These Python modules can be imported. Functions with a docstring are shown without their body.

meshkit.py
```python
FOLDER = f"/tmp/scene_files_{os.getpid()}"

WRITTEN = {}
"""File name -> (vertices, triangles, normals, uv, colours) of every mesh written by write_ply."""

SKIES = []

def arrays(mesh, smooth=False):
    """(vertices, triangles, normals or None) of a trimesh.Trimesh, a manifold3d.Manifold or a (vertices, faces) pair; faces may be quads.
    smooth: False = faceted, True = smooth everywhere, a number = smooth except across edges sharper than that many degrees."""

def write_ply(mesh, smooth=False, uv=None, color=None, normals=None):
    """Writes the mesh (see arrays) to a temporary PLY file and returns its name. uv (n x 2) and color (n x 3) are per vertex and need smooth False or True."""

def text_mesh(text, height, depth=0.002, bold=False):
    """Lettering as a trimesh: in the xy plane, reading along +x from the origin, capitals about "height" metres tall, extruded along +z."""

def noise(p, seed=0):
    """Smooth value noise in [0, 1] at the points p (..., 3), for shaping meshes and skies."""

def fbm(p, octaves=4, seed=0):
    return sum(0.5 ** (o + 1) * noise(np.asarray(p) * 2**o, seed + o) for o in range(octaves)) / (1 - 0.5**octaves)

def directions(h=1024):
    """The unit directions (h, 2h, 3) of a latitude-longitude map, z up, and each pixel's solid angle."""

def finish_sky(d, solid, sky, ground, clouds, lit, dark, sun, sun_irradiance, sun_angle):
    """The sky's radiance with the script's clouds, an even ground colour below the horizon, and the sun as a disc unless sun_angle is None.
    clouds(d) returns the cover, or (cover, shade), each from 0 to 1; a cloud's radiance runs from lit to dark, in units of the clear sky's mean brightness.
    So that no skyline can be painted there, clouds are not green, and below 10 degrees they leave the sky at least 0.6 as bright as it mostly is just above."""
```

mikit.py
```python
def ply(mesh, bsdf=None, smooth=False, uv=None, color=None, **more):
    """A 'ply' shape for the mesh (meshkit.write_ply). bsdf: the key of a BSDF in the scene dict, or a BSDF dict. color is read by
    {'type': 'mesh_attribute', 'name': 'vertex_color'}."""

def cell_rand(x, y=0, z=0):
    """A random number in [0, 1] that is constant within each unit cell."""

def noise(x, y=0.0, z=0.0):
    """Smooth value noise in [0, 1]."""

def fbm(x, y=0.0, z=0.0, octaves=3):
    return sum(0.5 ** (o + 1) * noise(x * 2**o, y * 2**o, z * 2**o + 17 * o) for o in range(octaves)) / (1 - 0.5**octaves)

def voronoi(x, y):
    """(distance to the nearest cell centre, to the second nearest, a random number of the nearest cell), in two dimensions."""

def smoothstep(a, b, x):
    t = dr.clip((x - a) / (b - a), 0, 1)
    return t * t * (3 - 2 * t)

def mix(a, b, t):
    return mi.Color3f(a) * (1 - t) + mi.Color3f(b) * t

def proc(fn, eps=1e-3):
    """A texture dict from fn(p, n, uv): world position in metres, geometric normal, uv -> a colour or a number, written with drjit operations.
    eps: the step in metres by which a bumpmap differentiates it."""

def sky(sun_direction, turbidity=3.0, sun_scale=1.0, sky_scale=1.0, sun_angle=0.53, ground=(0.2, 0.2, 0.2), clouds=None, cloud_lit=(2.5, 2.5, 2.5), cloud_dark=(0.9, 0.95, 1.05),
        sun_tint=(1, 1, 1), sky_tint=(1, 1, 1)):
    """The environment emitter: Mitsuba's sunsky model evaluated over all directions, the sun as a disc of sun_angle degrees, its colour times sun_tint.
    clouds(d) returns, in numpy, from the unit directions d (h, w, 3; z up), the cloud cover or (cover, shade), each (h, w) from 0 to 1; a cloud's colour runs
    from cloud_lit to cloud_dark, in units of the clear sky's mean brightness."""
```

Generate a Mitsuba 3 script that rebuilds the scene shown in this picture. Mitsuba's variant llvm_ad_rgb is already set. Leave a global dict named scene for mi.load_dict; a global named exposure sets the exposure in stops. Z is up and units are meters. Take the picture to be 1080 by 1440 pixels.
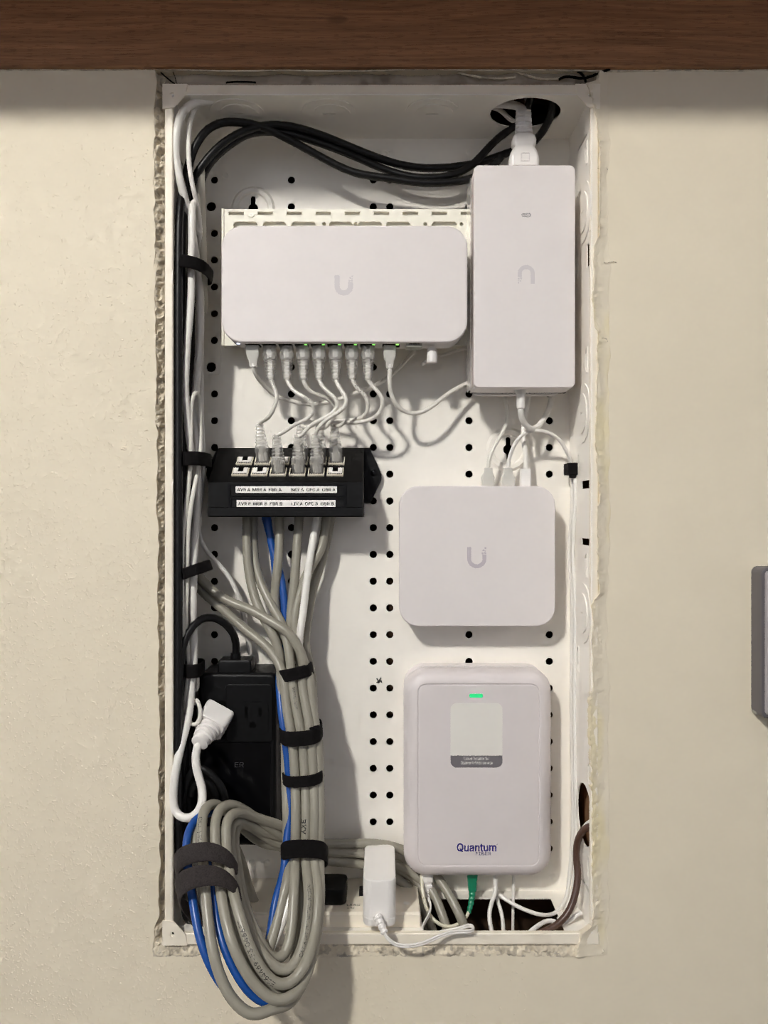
import math, random
import numpy as np, trimesh, mitsuba as mi, drjit as dr
import mikit, meshkit
from mikit import proc, fbm, noise, smoothstep, mix
from shapely.geometry import Polygon, Point, box as sbox
from shapely import affinity
from shapely.ops import unary_union
from scipy.interpolate import CubicSpline

rng = np.random.default_rng(7)
T = mi.ScalarTransform4f
scene, labels = {'type': 'scene'}, {}

# ------------------------------------------------------------------ camera, light, exposure
D, F = 0.687, 1136.0                       # camera distance to the enclosure's front (m), focal length (px)
scene['camera'] = {'type': 'perspective', 'fov': 2 * math.degrees(math.atan(540 / F)), 'fov_axis': 'x', 'near_clip': 0.01, 'far_clip': 50,
                   'to_world': T().look_at(origin=[0, -D, 0], target=[0, 0, 0], up=[0, 0, 1])}
exposure = 0.0
LAMP = (-0.85, -1.9, 1.29)
scene['ceiling_lamp__globe'] = {'type': 'sphere', 'center': list(LAMP), 'radius': 0.075,
                                'emitter': {'type': 'area', 'radiance': {'type': 'rgb', 'value': [766, 742, 686]}}}
labels['ceiling_lamp'] = {'label': 'round glowing globe lamp under the ceiling, up and left behind the camera', 'category': 'lamp'}


# ------------------------------------------------------------------ helpers
def lin(r, g, b):
    c = np.array([r, g, b], float) / 255
    return [float(x) for x in np.where(c <= 0.04045, c / 12.92, ((c + 0.055) / 1.055) ** 2.4)]


def S(y):
    return (D + y) / F


def P(px, py, y):
    s = S(y)
    return np.array([(px - 540) * s, y, (720 - py) * s])


def X(px, y=0.0): return (px - 540) * S(y)
def Z(py, y=0.0): return (720 - py) * S(y)


def numbered(key):
    if key not in scene and key not in labels and not any(k.startswith(key + '__') for k in scene):
        return key
    n = 1
    while True:
        k = f'{key}_{n:03d}'
        if k not in scene and k not in labels and not any(q.startswith(k + '__') for q in scene):
            return k
        n += 1


def thing(name, label, cat, group=None):
    k = numbered(name)
    labels[k] = {'label': label, 'category': cat}
    if group: labels[k]['group'] = group
    return k


def part(root, name, mesh, m, smooth=30, label=None, **kw):
    k = numbered(root + '__' + name)
    scene[k] = mikit.ply(mesh, m, smooth=smooth, **kw)
    if label: labels[k] = {'label': label}
    return k


def whole(name, mesh, m, label, cat, group=None, smooth=30):
    k = numbered(name)
    scene[k] = mikit.ply(mesh, m, smooth=smooth)
    labels[k] = {'label': label, 'category': cat}
    if group: labels[k]['group'] = group
    return k


def struct(name, mesh, m, smooth=30, label=None):
    scene[name] = mikit.ply(mesh, m, smooth=smooth)
    labels[name] = {'kind': 'structure'}
    if label: labels[name]['label'] = label
    return name


def cat(*ms):
    ms = [m for m in ms if m is not None]
    return trimesh.util.concatenate(ms)


def mapped(mesh, M):
    M = np.asarray(M, float)
    v = np.asarray(mesh.vertices) @ M[:, :3].T + M[:, 3]
    f = np.asarray(mesh.faces)
    if np.linalg.det(M[:, :3]) < 0: f = f[:, ::-1]
    return trimesh.Trimesh(v, f, process=False)


def extr(poly, depth):
    geoms = getattr(poly, 'geoms', [poly])
    return cat(*[trimesh.creation.extrude_polygon(g, depth, engine='earcut') for g in geoms if g.area > 1e-12])


def front(poly, y, depth):
    """polygon in (x, z); its front face at y, thickness going back"""
    return mapped(extr(poly, depth), [[1, 0, 0, 0], [0, 0, -1, y + depth], [0, 1, 0, 0]])


def side(poly, x, depth, sgn):
    """polygon in (y, z); from plane x, thickness in direction sgn"""
    return mapped(extr(poly, depth), [[0, 0, sgn, x], [1, 0, 0, 0], [0, 1, 0, 0]])


def flat(poly, z, depth, sgn):
    """polygon in (x, y); from plane z, thickness in direction sgn"""
    return mapped(extr(poly, depth), [[1, 0, 0, 0], [0, 1, 0, 0], [0, 0, sgn, z]])


def bx(x0, x1, y0, y1, z0, z1):
    m = trimesh.creation.box((abs(x1 - x0), abs(y1 - y0), abs(z1 - z0)))
    m.apply_translation(((x0 + x1) / 2, (y0 + y1) / 2, (z0 + z1) / 2))
    return m


def loft(rings, cap0=True, cap1=True):
    n = len(rings[0]); v = np.vstack(rings); f = []
    for i in range(len(rings) - 1):
        a, b = i * n, (i + 1) * n
        for j in range(n):
            k = (j + 1) % n
            f += [[a + j, a + k, b + k], [a + j, b + k, b + j]]
    v = list(v)
    for on, i, rev in ((cap0, 0, True), (cap1, len(rings) - 1, False)):
        if on:
            c = len(v); v.append(np.mean(rings[i], axis=0))
            for j in range(n):
                k = (j + 1) % n
                f.append([c, i * n + k, i * n + j] if rev else [c, i * n + j, i * n + k])
    m = trimesh.Trimesh(np.array(v), np.array(f), process=False)
    if m.volume < 0: m.invert()
    return m


def rr2(w, h, r, n=5):
    """rounded rectangle outline, centred, (k, 2)"""
    r = max(min(r, w / 2 - 1e-6, h / 2 - 1e-6), 1e-6)
    out = []
    for cx, cy, a0 in ((w / 2 - r, h / 2 - r, 0), (-w / 2 + r, h / 2 - r, 90), (-w / 2 + r, -h / 2 + r, 180), (w / 2 - r, -h / 2 + r, 270)):
        for a in np.radians(a0 + np.linspace(0, 90, n)):
            out.append((cx + r * math.cos(a), cy + r * math.sin(a)))
    return np.array(out)


def ring(c, U, V, w, h, r, n=5):
    q = rr2(w, h, r, n)
    return np.asarray(c) + q[:, :1] * np.asarray(U) + q[:, 1:] * np.asarray(V)


def rbox(x0, x1, z0, z1, r, layers, n=9):
    """rounded rectangle in x, z through layers of (y, inset)"""
    c = ((x0 + x1) / 2, (z0 + z1) / 2)
    return loft([ring((c[0], y, c[1]), (1, 0, 0), (0, 0, 1), x1 - x0 - 2 * i, z1 - z0 - 2 * i, r - i, n) for y, i in layers])


def bevel(y0, y1, b, k=4):
    """layers from front y0 to back y1 with a rounded front edge b"""
    L = []
    for a in np.linspace(0, math.pi / 2, k + 1):
        L.append((y0 + b * (1 - math.sin(a)), b * (1 - math.cos(a))))
    L = L[::-1]
    return L + [(y1 - 0.0006, 0), (y1, 0.0006)]


def curve(pts, step=0.0022, smooth=True):
    pts = np.array([p if len(p) == 3 and getattr(p, 'world', 0) else P(*p) for p in pts])
    t = np.r_[0, np.cumsum(np.linalg.norm(np.diff(pts, axis=0), axis=1) ** 0.7)]
    cs = CubicSpline(t, pts)
    u = np.linspace(0, t[-1], 1200)
    q = cs(u); L = np.r_[0, np.cumsum(np.linalg.norm(np.diff(q, axis=0), axis=1))]
    n = max(4, int(L[-1] / step))
    ss = np.linspace(0, L[-1], n)
    return np.stack([np.interp(ss, L, q[:, k]) for k in range(3)], 1)


def frames(c):
    t = np.gradient(c, axis=0); t /= np.linalg.norm(t, axis=1, keepdims=True)
    ref = np.array([0, -1.0, 0]) if abs(t[0][1]) < 0.9 else np.array([1.0, 0, 0])
    n = ref - t[0] * (ref @ t[0]); n /= np.linalg.norm(n)
    N = []
    for k in range(len(c)):
        n = n - t[k] * (n @ t[k]); n /= np.linalg.norm(n); N.append(n)
    N = np.array(N)
    return t, N, np.cross(t, N)


def tube(c, r, sides=14):
    """round tube along the world curve c; r a number or one per point"""
    t, N, B = frames(c)
    r = np.broadcast_to(r, len(c))
    a = np.linspace(0, 2 * math.pi, sides, endpoint=False)
    return loft([c[i] + r[i] * (np.cos(a)[:, None] * N[i] + np.sin(a)[:, None] * B[i]) for i in range(len(c))])


def cable(pts, r, sides=14):
    return tube(curve(pts), r, sides)


def text_on(c, r, text, s0, h, rev=False, roll=0.0, bold=False):
    """lettering printed on a cable: starts s0 metres along, wraps round it"""
    if rev: c = c[::-1]
    L = np.r_[0, np.cumsum(np.linalg.norm(np.diff(c, axis=0), axis=1))]
    t = np.gradient(c, axis=0); t /= np.linalg.norm(t, axis=1, keepdims=True)
    m = meshkit.text_mesh(text, h, 0.00006, bold)
    v = np.array(m.vertices)
    s = np.clip(s0 + v[:, 0], 0, L[-1])
    at = lambda q: np.stack([np.interp(s, L, q[:, k]) for k in range(3)], 1)
    C, Tn = at(c), at(t)
    Tn /= np.linalg.norm(Tn, axis=1, keepdims=True)
    ref = np.array([math.sin(roll), -math.cos(roll), 0.0])
    N = ref - Tn * (Tn @ ref)[:, None]; N /= np.linalg.norm(N, axis=1, keepdims=True)
    B = np.cross(N, Tn)
    th = (v[:, 1] - h / 2) / r
    rad = r + 0.00003 + v[:, 2]
    return trimesh.Trimesh(C + rad[:, None] * (np.cos(th)[:, None] * N + np.sin(th)[:, None] * B), m.faces, process=False)


def text_fit(text, px0, px1, py0, py1, y, rot180=False, bold=False, depth=0.0002):
    """flat lettering filling the pixel box on the plane y"""
    m = meshkit.text_mesh(text, 1.0, 0.01, bold)
    v = np.array(m.vertices); lo, hi = v.min(0), v.max(0)
    w = (v - lo) / (hi - lo)
    if rot180: w[:, :2] = 1 - w[:, :2]
    x = X(px0, y) + w[:, 0] * (X(px1, y) - X(px0, y))
    z = Z(py1, y) + w[:, 1] * (Z(py0, y) - Z(py1, y))
    return trimesh.Trimesh(np.stack([x, y - depth * w[:, 2], z], 1), m.faces, process=False)


def strap_ring(c, U, Dp, a, b, width, tilt=0.0, th=0.0011, power=2.6, n=44):
    """hook-and-loop band: closed loop in the plane U, Dp round c with half sizes a, b; tilt leans the front edge along the axis"""
    U = np.asarray(U, float) / np.linalg.norm(U); Dp = np.asarray(Dp, float) / np.linalg.norm(Dp)
    A = np.cross(U, Dp); A /= np.linalg.norm(A)
    if A[2] < 0: A = -A
    q = np.linspace(0, 2 * math.pi, n, endpoint=False)
    rings = []
    for off, w in ((0, -1), (th * 0.4, -1), (th, -0.86), (th, 0.86), (th * 0.4, 1), (0, 1)):
        cu = np.sign(np.cos(q)) * np.abs(np.cos(q)) ** (2 / power) * (a + off)
        cd = np.sign(np.sin(q)) * np.abs(np.sin(q)) ** (2 / power) * (b + off)
        rings.append(np.asarray(c) + cu[:, None] * U + cd[:, None] * Dp + (w * width / 2 - tilt * cd / b)[:, None] * A)
    rings.append(rings[0])
    m = loft(rings, False, False)
    if m.volume < 0: m.invert()
    return m


def hfield(nx, ny, fn):
    """grid mesh from fn(u, v) -> world points; u, v in 0..1"""
    u, v = np.meshgrid(np.linspace(0, 1, nx), np.linspace(0, 1, ny), indexing='ij')
    p = fn(u.ravel(), v.ravel())
    i = np.arange(nx * ny).reshape(nx, ny)
    a, b, c, d = i[:-1, :-1].ravel(), i[1:, :-1].ravel(), i[1:, 1:].ravel(), i[:-1, 1:].ravel()
    f = np.vstack([np.stack([a, b, c], 1), np.stack([a, c, d], 1)])
    m = trimesh.Trimesh(p, f, process=False)
    if m.face_normals[:, 1].sum() > 0: m.invert()
    return m


# ------------------------------------------------------------------ materials
def principled(rgb, rough=0.5, **kw):
    c = rgb if isinstance(rgb, dict) else {'type': 'rgb', 'value': lin(*rgb)}
    return {'type': 'twosided', 'bsdf': {'type': 'principled', 'base_color': c, 'roughness': rough, **kw}}


MAT = {}
def mat(name, d):
    scene[name] = d
    return name


def wall_color(p, n, uv):
    t = fbm(p.x * 9, p.z * 9, 3.0)
    return mix(lin(228, 218, 197), lin(222, 212, 191), t)


def wall_bump(p, n, uv):
    left = 1 - smoothstep(0.14, 0.24, p.x + 0.6 * smoothstep(-0.33, -0.45, p.z))
    b = smoothstep(0.58, 0.92, noise(p.x * 470, p.z * 560, 1.0)) + 0.4 * smoothstep(0.5, 0.9, noise(p.x * 800, p.z * 800, 2.0))
    lo = fbm(p.x * 40, p.z * 22, 4.0) * 0.35
    return b * (0.03 + 0.97 * left) + lo * (0.3 + 0.7 * left)


M_WALL = mat('paint_wall', {'type': 'twosided', 'bsdf': {'type': 'bumpmap', 'arbitrary': {'type': 'ref', 'id': 'x'}} } if False else
             {'type': 'twosided', 'bsdf': {'type': 'bumpmap', 'texture': proc(wall_bump, 0.0004), 'scale': 0.0003,
                                           'bsdf': {'type': 'principled', 'base_color': proc(wall_color), 'roughness': 0.55, 'specular': 0.3}}})


M_LUMP = mat('paint_lump', principled(proc(wall_color), 0.5, specular=0.35))


def wood_color(p, n, uv):
    wob = fbm(p.x * 3, p.z * 14, 1.0) * 0.03
    g = fbm(p.x * 14, (p.z + wob) * 420, p.y * 60, 4)
    fine = fbm(p.x * 60, p.z * 1600, 2.0, 2)
    knot = smoothstep(0.93, 0.97, noise(p.x * 26, p.z * 60, 9.0))
    c = mix(lin(132, 95, 68), lin(160, 116, 84), smoothstep(0.2, 0.8, g))
    pore = smoothstep(0.70, 0.82, noise(p.x * 150, p.z * 1300, 6.0))
    return c * (0.84 + 0.30 * fine) * (1 - 0.4 * knot) * (1 - 0.22 * pore)


M_WOOD = mat('wood_varnished', principled(proc(wood_color), 0.42, specular=0.4))


def stud_color(p, n, uv):
    g = fbm(p.x * 60 + p.y * 200, p.z * 8, p.y * 90, 3)
    return mix(lin(100, 72, 50), lin(150, 116, 84), g)


M_STUD = mat('wood_stud', principled(proc(stud_color), 0.8))


def raw_color(p, n, uv):
    g = fbm(p.x * 30, p.z * 260, 1.0, 3)
    st = smoothstep(0.55, 0.75, fbm(p.x * 60, p.z * 60, 7.0))
    return mix(mix(lin(176, 166, 152), lin(138, 126, 112), g), lin(92, 78, 64), st * 0.5)


M_RAW = mat('plaster_raw', principled(proc(raw_color), 0.85))


def plaster_color(p, n, uv):
    g = fbm(p.x * 150, p.z * 150, 1.0, 3)
    spot = smoothstep(0.62, 0.72, noise(p.x * 330, p.z * 330, 4.0))
    return mix(lin(222, 212, 192), lin(188, 178, 160), smoothstep(0.4, 0.8, g)) * (1 - 0.3 * spot)


M_REAR = mat('paper_brown', principled((66, 50, 38), 0.9, specular=0.1))
M_PLASTER = mat('plaster_rough', {'type': 'twosided', 'bsdf': {'type': 'bumpmap', 'texture': proc(lambda p, n, uv: fbm(p.x * 420, p.z * 420, p.y * 420, 3), 0.0005), 'scale': 0.0022,
                                  'bsdf': {'type': 'principled', 'base_color': proc(plaster_color), 'roughness': 0.9, 'specular': 0.2}}})
M_FILL = mat('plaster_filler', {'type': 'twosided', 'bsdf': {'type': 'bumpmap', 'texture': proc(lambda p, n, uv: fbm(p.x * 200, p.z * 130, p.y * 200, 3), 0.0006), 'scale': 0.0006,
                                'bsdf': {'type': 'principled', 'base_color': proc(lambda p, n, uv: mix(lin(228, 218, 198), lin(228, 216, 182), smoothstep(0.52, 0.72, fbm(p.x * 30, p.z * 14, 2.0)) * (1 - smoothstep(0.2, 0.26, p.z)) + 0 * p.x)), 'roughness': 0.7, 'specular': 0.25}}})


def frame_color(p, n, uv):
    dirt = smoothstep(0.66, 0.78, fbm(p.x * 45, p.z * 45, 3.0, 3)) * 0.16
    return mix(lin(238, 230, 214), lin(196, 182, 156), dirt)


M_FRAME = mat('metal_frame', principled(proc(frame_color), 0.45, specular=0.4))
M_PANEL = mat('metal_panel', {'type': 'twosided', 'bsdf': {'type': 'bumpmap', 'texture': proc(lambda p, n, uv: noise(p.x * 700, p.z * 700, p.y * 700), 0.0005), 'scale': 0.00012,
                              'bsdf': {'type': 'principled', 'base_color': {'type': 'rgb', 'value': lin(242, 238, 230)}, 'roughness': 0.38, 'specular': 0.45}}})
M_BRKT = mat('plastic_bracket', principled((240, 237, 224), 0.45, specular=0.4))
M_DEV = mat('plastic_device', principled((224, 218, 217), 0.5, specular=0.35))
M_DEVSIDE = mat('plastic_device_side', principled((216, 212, 212), 0.5, specular=0.35))
M_ONT = mat('plastic_terminal', principled((217, 210, 210), 0.42, specular=0.4))
M_WHITE = mat('plastic_white', principled((236, 233, 230), 0.35, specular=0.5))
M_CORD = mat('vinyl_white', principled((232, 229, 224), 0.33, specular=0.5))
M_THIN = mat('vinyl_offwhite', principled((222, 219, 211), 0.38, specular=0.5))
M_FIBER = mat('vinyl_cream', principled((228, 224, 204), 0.4, specular=0.5))
M_GREY = mat('vinyl_grey', principled((143, 139, 127), 0.36, specular=0.5))
M_LGREY = mat('plastic_pale_grey', principled((190, 186, 174), 0.45))
M_BLUE = mat('vinyl_blue', principled((20, 70, 142), 0.35, specular=0.5))
M_BROWN = mat('vinyl_brown', principled((74, 52, 42), 0.25, specular=0.6))
M_BLACK = mat('rubber_black', principled((10, 10, 11), 0.4, specular=0.3))
M_BLKPL = mat('plastic_black', principled((7, 7, 8), 0.45, specular=0.18))
M_GLOSS = mat('plastic_black_gloss', principled((6, 6, 8), 0.14, specular=0.2))
M_DARK = mat('dark_recess', principled((4, 4, 4), 0.9, specular=0.05))
M_STRAP = mat('fabric_strap', principled(proc(lambda p, n, uv: mix(lin(9, 8, 9), lin(22, 20, 20), noise(p.x * 1500, p.z * 1500, p.y * 1500))), 0.95, sheen=0.25, specular=0.1))
M_GREEN = mat('plastic_green', principled((18, 122, 88), 0.4, specular=0.5))
M_INK = mat('ink_black', principled((28, 26, 26), 0.6))
M_NAVY = mat('ink_navy', principled((34, 26, 110), 0.5))
M_SLATE = mat('ink_slate', principled((92, 92, 120), 0.5))
M_LOGO = mat('ink_pale_grey', principled((205, 199, 201), 0.35, specular=0.6))
M_LOGOD = mat('ink_mid_grey', principled((190, 182, 188), 0.4))
M_LABEL = mat('paper_white', principled((240, 238, 234), 0.5))
M_STICK = mat('sticker_clear', principled((229, 226, 220), 0.3, specular=0.5))
M_STRIP = mat('sticker_grey', principled((112, 108, 112), 0.4))
M_STEEL = mat('metal_steel', {'type': 'twosided', 'bsdf': {'type': 'principled', 'base_color': {'type': 'rgb', 'value': [0.55, 0.53, 0.5]}, 'metallic': 1.0, 'roughness': 0.3}})
M_GOLD = mat('metal_contacts', {'type': 'twosided', 'bsdf': {'type': 'principled', 'base_color': {'type': 'rgb', 'value': [0.6, 0.52, 0.36]}, 'metallic': 1.0, 'roughness': 0.35}})
M_GUN = mat('metal_grey', principled((168, 163, 167), 0.35, metallic=0.2))
M_GUND = mat('metal_dark_grey', principled((88, 85, 89), 0.4))
M_TAB = mat('plastic_grey', principled((142, 142, 134), 0.5))
M_ROOM = mat('paint_room', principled((170, 173, 182), 0.8))
M_FLOOR = mat('carpet_floor', principled(proc(lambda p, n, uv: mix(lin(58, 52, 46), lin(80, 72, 64), noise(p.x * 300, p.y * 300))), 0.95))
M_CLEAR = mat('plastic_clear', {'type': 'blendbsdf', 'weight': 0.16, 'a': {'type': 'thindielectric', 'int_ior': 1.5},
                                'b': principled((228, 226, 222), 0.15, specular=0.8)})
M_FROST = mat('plastic_frosted', {'type': 'blendbsdf', 'weight': 0.72, 'a': {'type': 'thindielectric', 'int_ior': 1.4},
                                  'b': principled((214, 212, 206), 0.35, specular=0.5)})
M_JACK = mat('plastic_jack', principled((214, 208, 190), 0.45))


M_LEDG = mat('plastic_light_green', principled((6, 90, 40), 0.4))
M_FAINT = mat('ink_faint', principled((52, 52, 55), 0.5))


def glow(rgb, k):
    return {'type': 'area', 'radiance': {'type': 'rgb', 'value': [k * c for c in rgb]}}


# ------------------------------------------------------------------ the setting
YW = 0.002                                         # wall surface
XL, XR, ZT, ZB, YB = -0.1805, 0.1762, 0.3545, -0.3595, 0.080      # inside of the enclosure
ROOM = dict(x0=-2.3, x1=1.7, y0=-3.6, z0=-1.15, z1=1.51)


def jag(n, a, b, base, amp, seed, freq=60):
    t = np.linspace(a, b, n)
    q = meshkit.fbm(np.stack([t * freq, np.zeros(n), np.zeros(n)], 1), 4, seed) - 0.5
    return t, base + amp * 2 * q


tz, xl = jag(300, Z(1341), Z(97), 0.0, 0.0020, 3, 90)
xl = xl + np.interp(-tz, [-Z(q) for q in (97, 180, 430, 620, 900, 1285, 1310, 1341)], [X(q) for q in (219, 215.5, 217, 219.5, 222.5, 223.5, 217, 211)])
tx, zb = jag(120, X(216), X(846), Z(1343), 0.0030, 5, 50)
cut = [(x, z) for x, z in zip(xl, tz)][::-1] + [(x, z) for x, z in zip(tx, zb)] + [(X(840), Z(1338)), (X(840), Z(97))]
hole = Polygon(cut).buffer(0)
wallp = sbox(ROOM['x0'], ROOM['z0'], ROOM['x1'], ROOM['z1']).difference(hole)
struct('wall_front', front(wallp, YW, 0.014), M_WALL, smooth=False, label='cream wall, lumpy paint at left and smooth at right, with a rough rectangular cut-out')
r_ = ROOM
struct('wall_left', bx(r_['x0'] - .05, r_['x0'], r_['y0'], .14, r_['z0'], r_['z1']), M_ROOM, False)
struct('wall_right', bx(r_['x1'], r_['x1'] + .05, r_['y0'], .14, r_['z0'], r_['z1']), M_ROOM, False)
struct('wall_back', bx(r_['x0'], r_['x1'], r_['y0'] - .05, r_['y0'], r_['z0'], r_['z1']), M_ROOM, False)
struct('floor', bx(r_['x0'], r_['x1'], r_['y0'], .14, r_['z0'] - .05, r_['z0']), M_FLOOR, False)
struct('ceiling', bx(r_['x0'], r_['x1'], r_['y0'], .14, r_['z1'], r_['z1'] + .05), M_ROOM, False)
part('ceiling_lamp', 'rod', trimesh.creation.cylinder(0.012, 0.16, transform=trimesh.transformations.translation_matrix((LAMP[0], LAMP[1], LAMP[2] + 0.06 + 0.08))), M_STEEL)
# the hollow behind the wall: plates and studs round the enclosure
struct('wall_cavity', cat(bx(XR + .012, XR + .05, .017, .105, -.5, .5), bx(-.235, -.2, .017, .105, -.5, .5),
                          bx(-.2, .19, .017, .105, .40, .44), bx(-.2, .19, .017, .105, -.45, -.41)), M_STUD, False, label='dark timber studs in the hollow behind the openings')
struct('wall_rear', bx(-.26, .26, .125, .132, -.5, .5), M_REAR, False, label='dark back of the hollow, seen through the round holes')
# varnished board along the top, and the shelf on it (above the frame) that shades the wall
zw0, zw1 = Z(96.5), 0.462
bm = loft([np.array([[x, y, z] for y, z in ((YW, zw0), (-.0022, zw0 + .0003), (-.0034, zw0 + .0016), (-.0034, zw1), (YW, zw1))]) for x in np.linspace(r_['x0'], r_['x1'], 3)])
struct('trim_1', bm, M_WOOD, 20, label='varnished brown wooden board along the top of the picture')
struct('trim_2', bx(r_['x0'], r_['x1'], -.25, YW, zw1, zw1 + .02), M_WOOD, False, label='wooden shelf resting on the board, above the picture')
part('trim_1', 'caulk_line', tube(np.array([[x, YW - .0002, zw0 - .0004 + .0006 * math.sin(x * 21) + .0004 * math.sin(x * 57)] for x in np.linspace(-.7, .7, 140)]), 0.0008, 6), M_PLASTER, label='thin uneven pale line of filler under the board')

# rough edges of the cut-out
def nz(a, b, f, seed, o=4): return meshkit.fbm(np.stack([a * f, b * f, np.zeros_like(a)], 1), o, seed)

def rim_left(u, v):
    z = Z(1340) + v * (Z(100) - Z(1340))
    x = X(215) + u * (X(231) - X(215))
    y = YW + .0003 + .010 * u ** 1.3 + (nz(x, z, 260, 1) - .5) * .012 * np.sin(np.pi * np.clip(u * 1.15, 0, 1)) + (nz(x, z, 70, 2) - .5) * .006 * u
    y = np.maximum(y, YW + .0004)
    return np.stack([x, y, z], 1)
part('wall_front', 'plaster_edge', hfield(22, 900, rim_left), M_PLASTER, True, label='broken plaster edge left of the metal box')

def rim_top(u, v):
    x = X(216) + u * (X(856) - X(216))
    z = Z(121) + v * (Z(96) - Z(121))
    y = .009 + (nz(x, z, 45, 4) - .5) * .007 + (nz(x, z, 200, 5) - .5) * .0025
    return np.stack([x, y, z], 1)
part('wall_front', 'recess_above_box', hfield(320, 16, rim_top), M_RAW, True, label='raw grey strip between the board and the metal box')
for pts, r0, m in (([(226, 102, .004), (233, 108, .0052), (239, 113, .0058), (246, 118, .006)], .0006, M_DARK), ([(242, 99, .005), (246, 108, .0055), (248, 117, .006)], .0004, M_DARK),
                   ([(640, 100, .0062), (660, 106, .0058), (690, 110, .0058), (725, 109, .0062)], .0009, M_PLASTER), ([(722, 98, .006), (740, 106, .0056), (762, 111, .0056), (790, 110, .006)], .0009, M_PLASTER),
                   ([(786, 112, .005), (802, 108, .0035), (818, 110, .003), (840, 104, .002), (858, 98, .0012)], .0011, M_DARK), ([(812, 100, .004), (820, 106, .003), (824, 116, .004)], .0010, M_DARK), ([(318, 116, .006), (335, 115, .0052), (360, 116, .006)], .0007, M_DARK)):
    part('wall_front', 'crack', cable(pts, r0, 6), m)

def rim_bottom(u, v):
    x = X(214) + u * (X(850) - X(214))
    z = Z(1348) + v * (Z(1327) - Z(1348))
    y = YW - .0008 + .004 * v ** 2 + (nz(x, z, 300, 7) - .5) * .0042 * np.sin(np.pi * np.clip(.08 + v, 0, 1)) + .0012 * (1 - v) ** 6 + (nz(x, z * .3, 40, 9) - .5) * .002
    return np.stack([x, y, z], 1)
part('wall_front', 'plaster_ledge', hfield(700, 18, rim_bottom), M_PLASTER, True, label='crumbly white plaster strip under the metal box')

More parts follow.
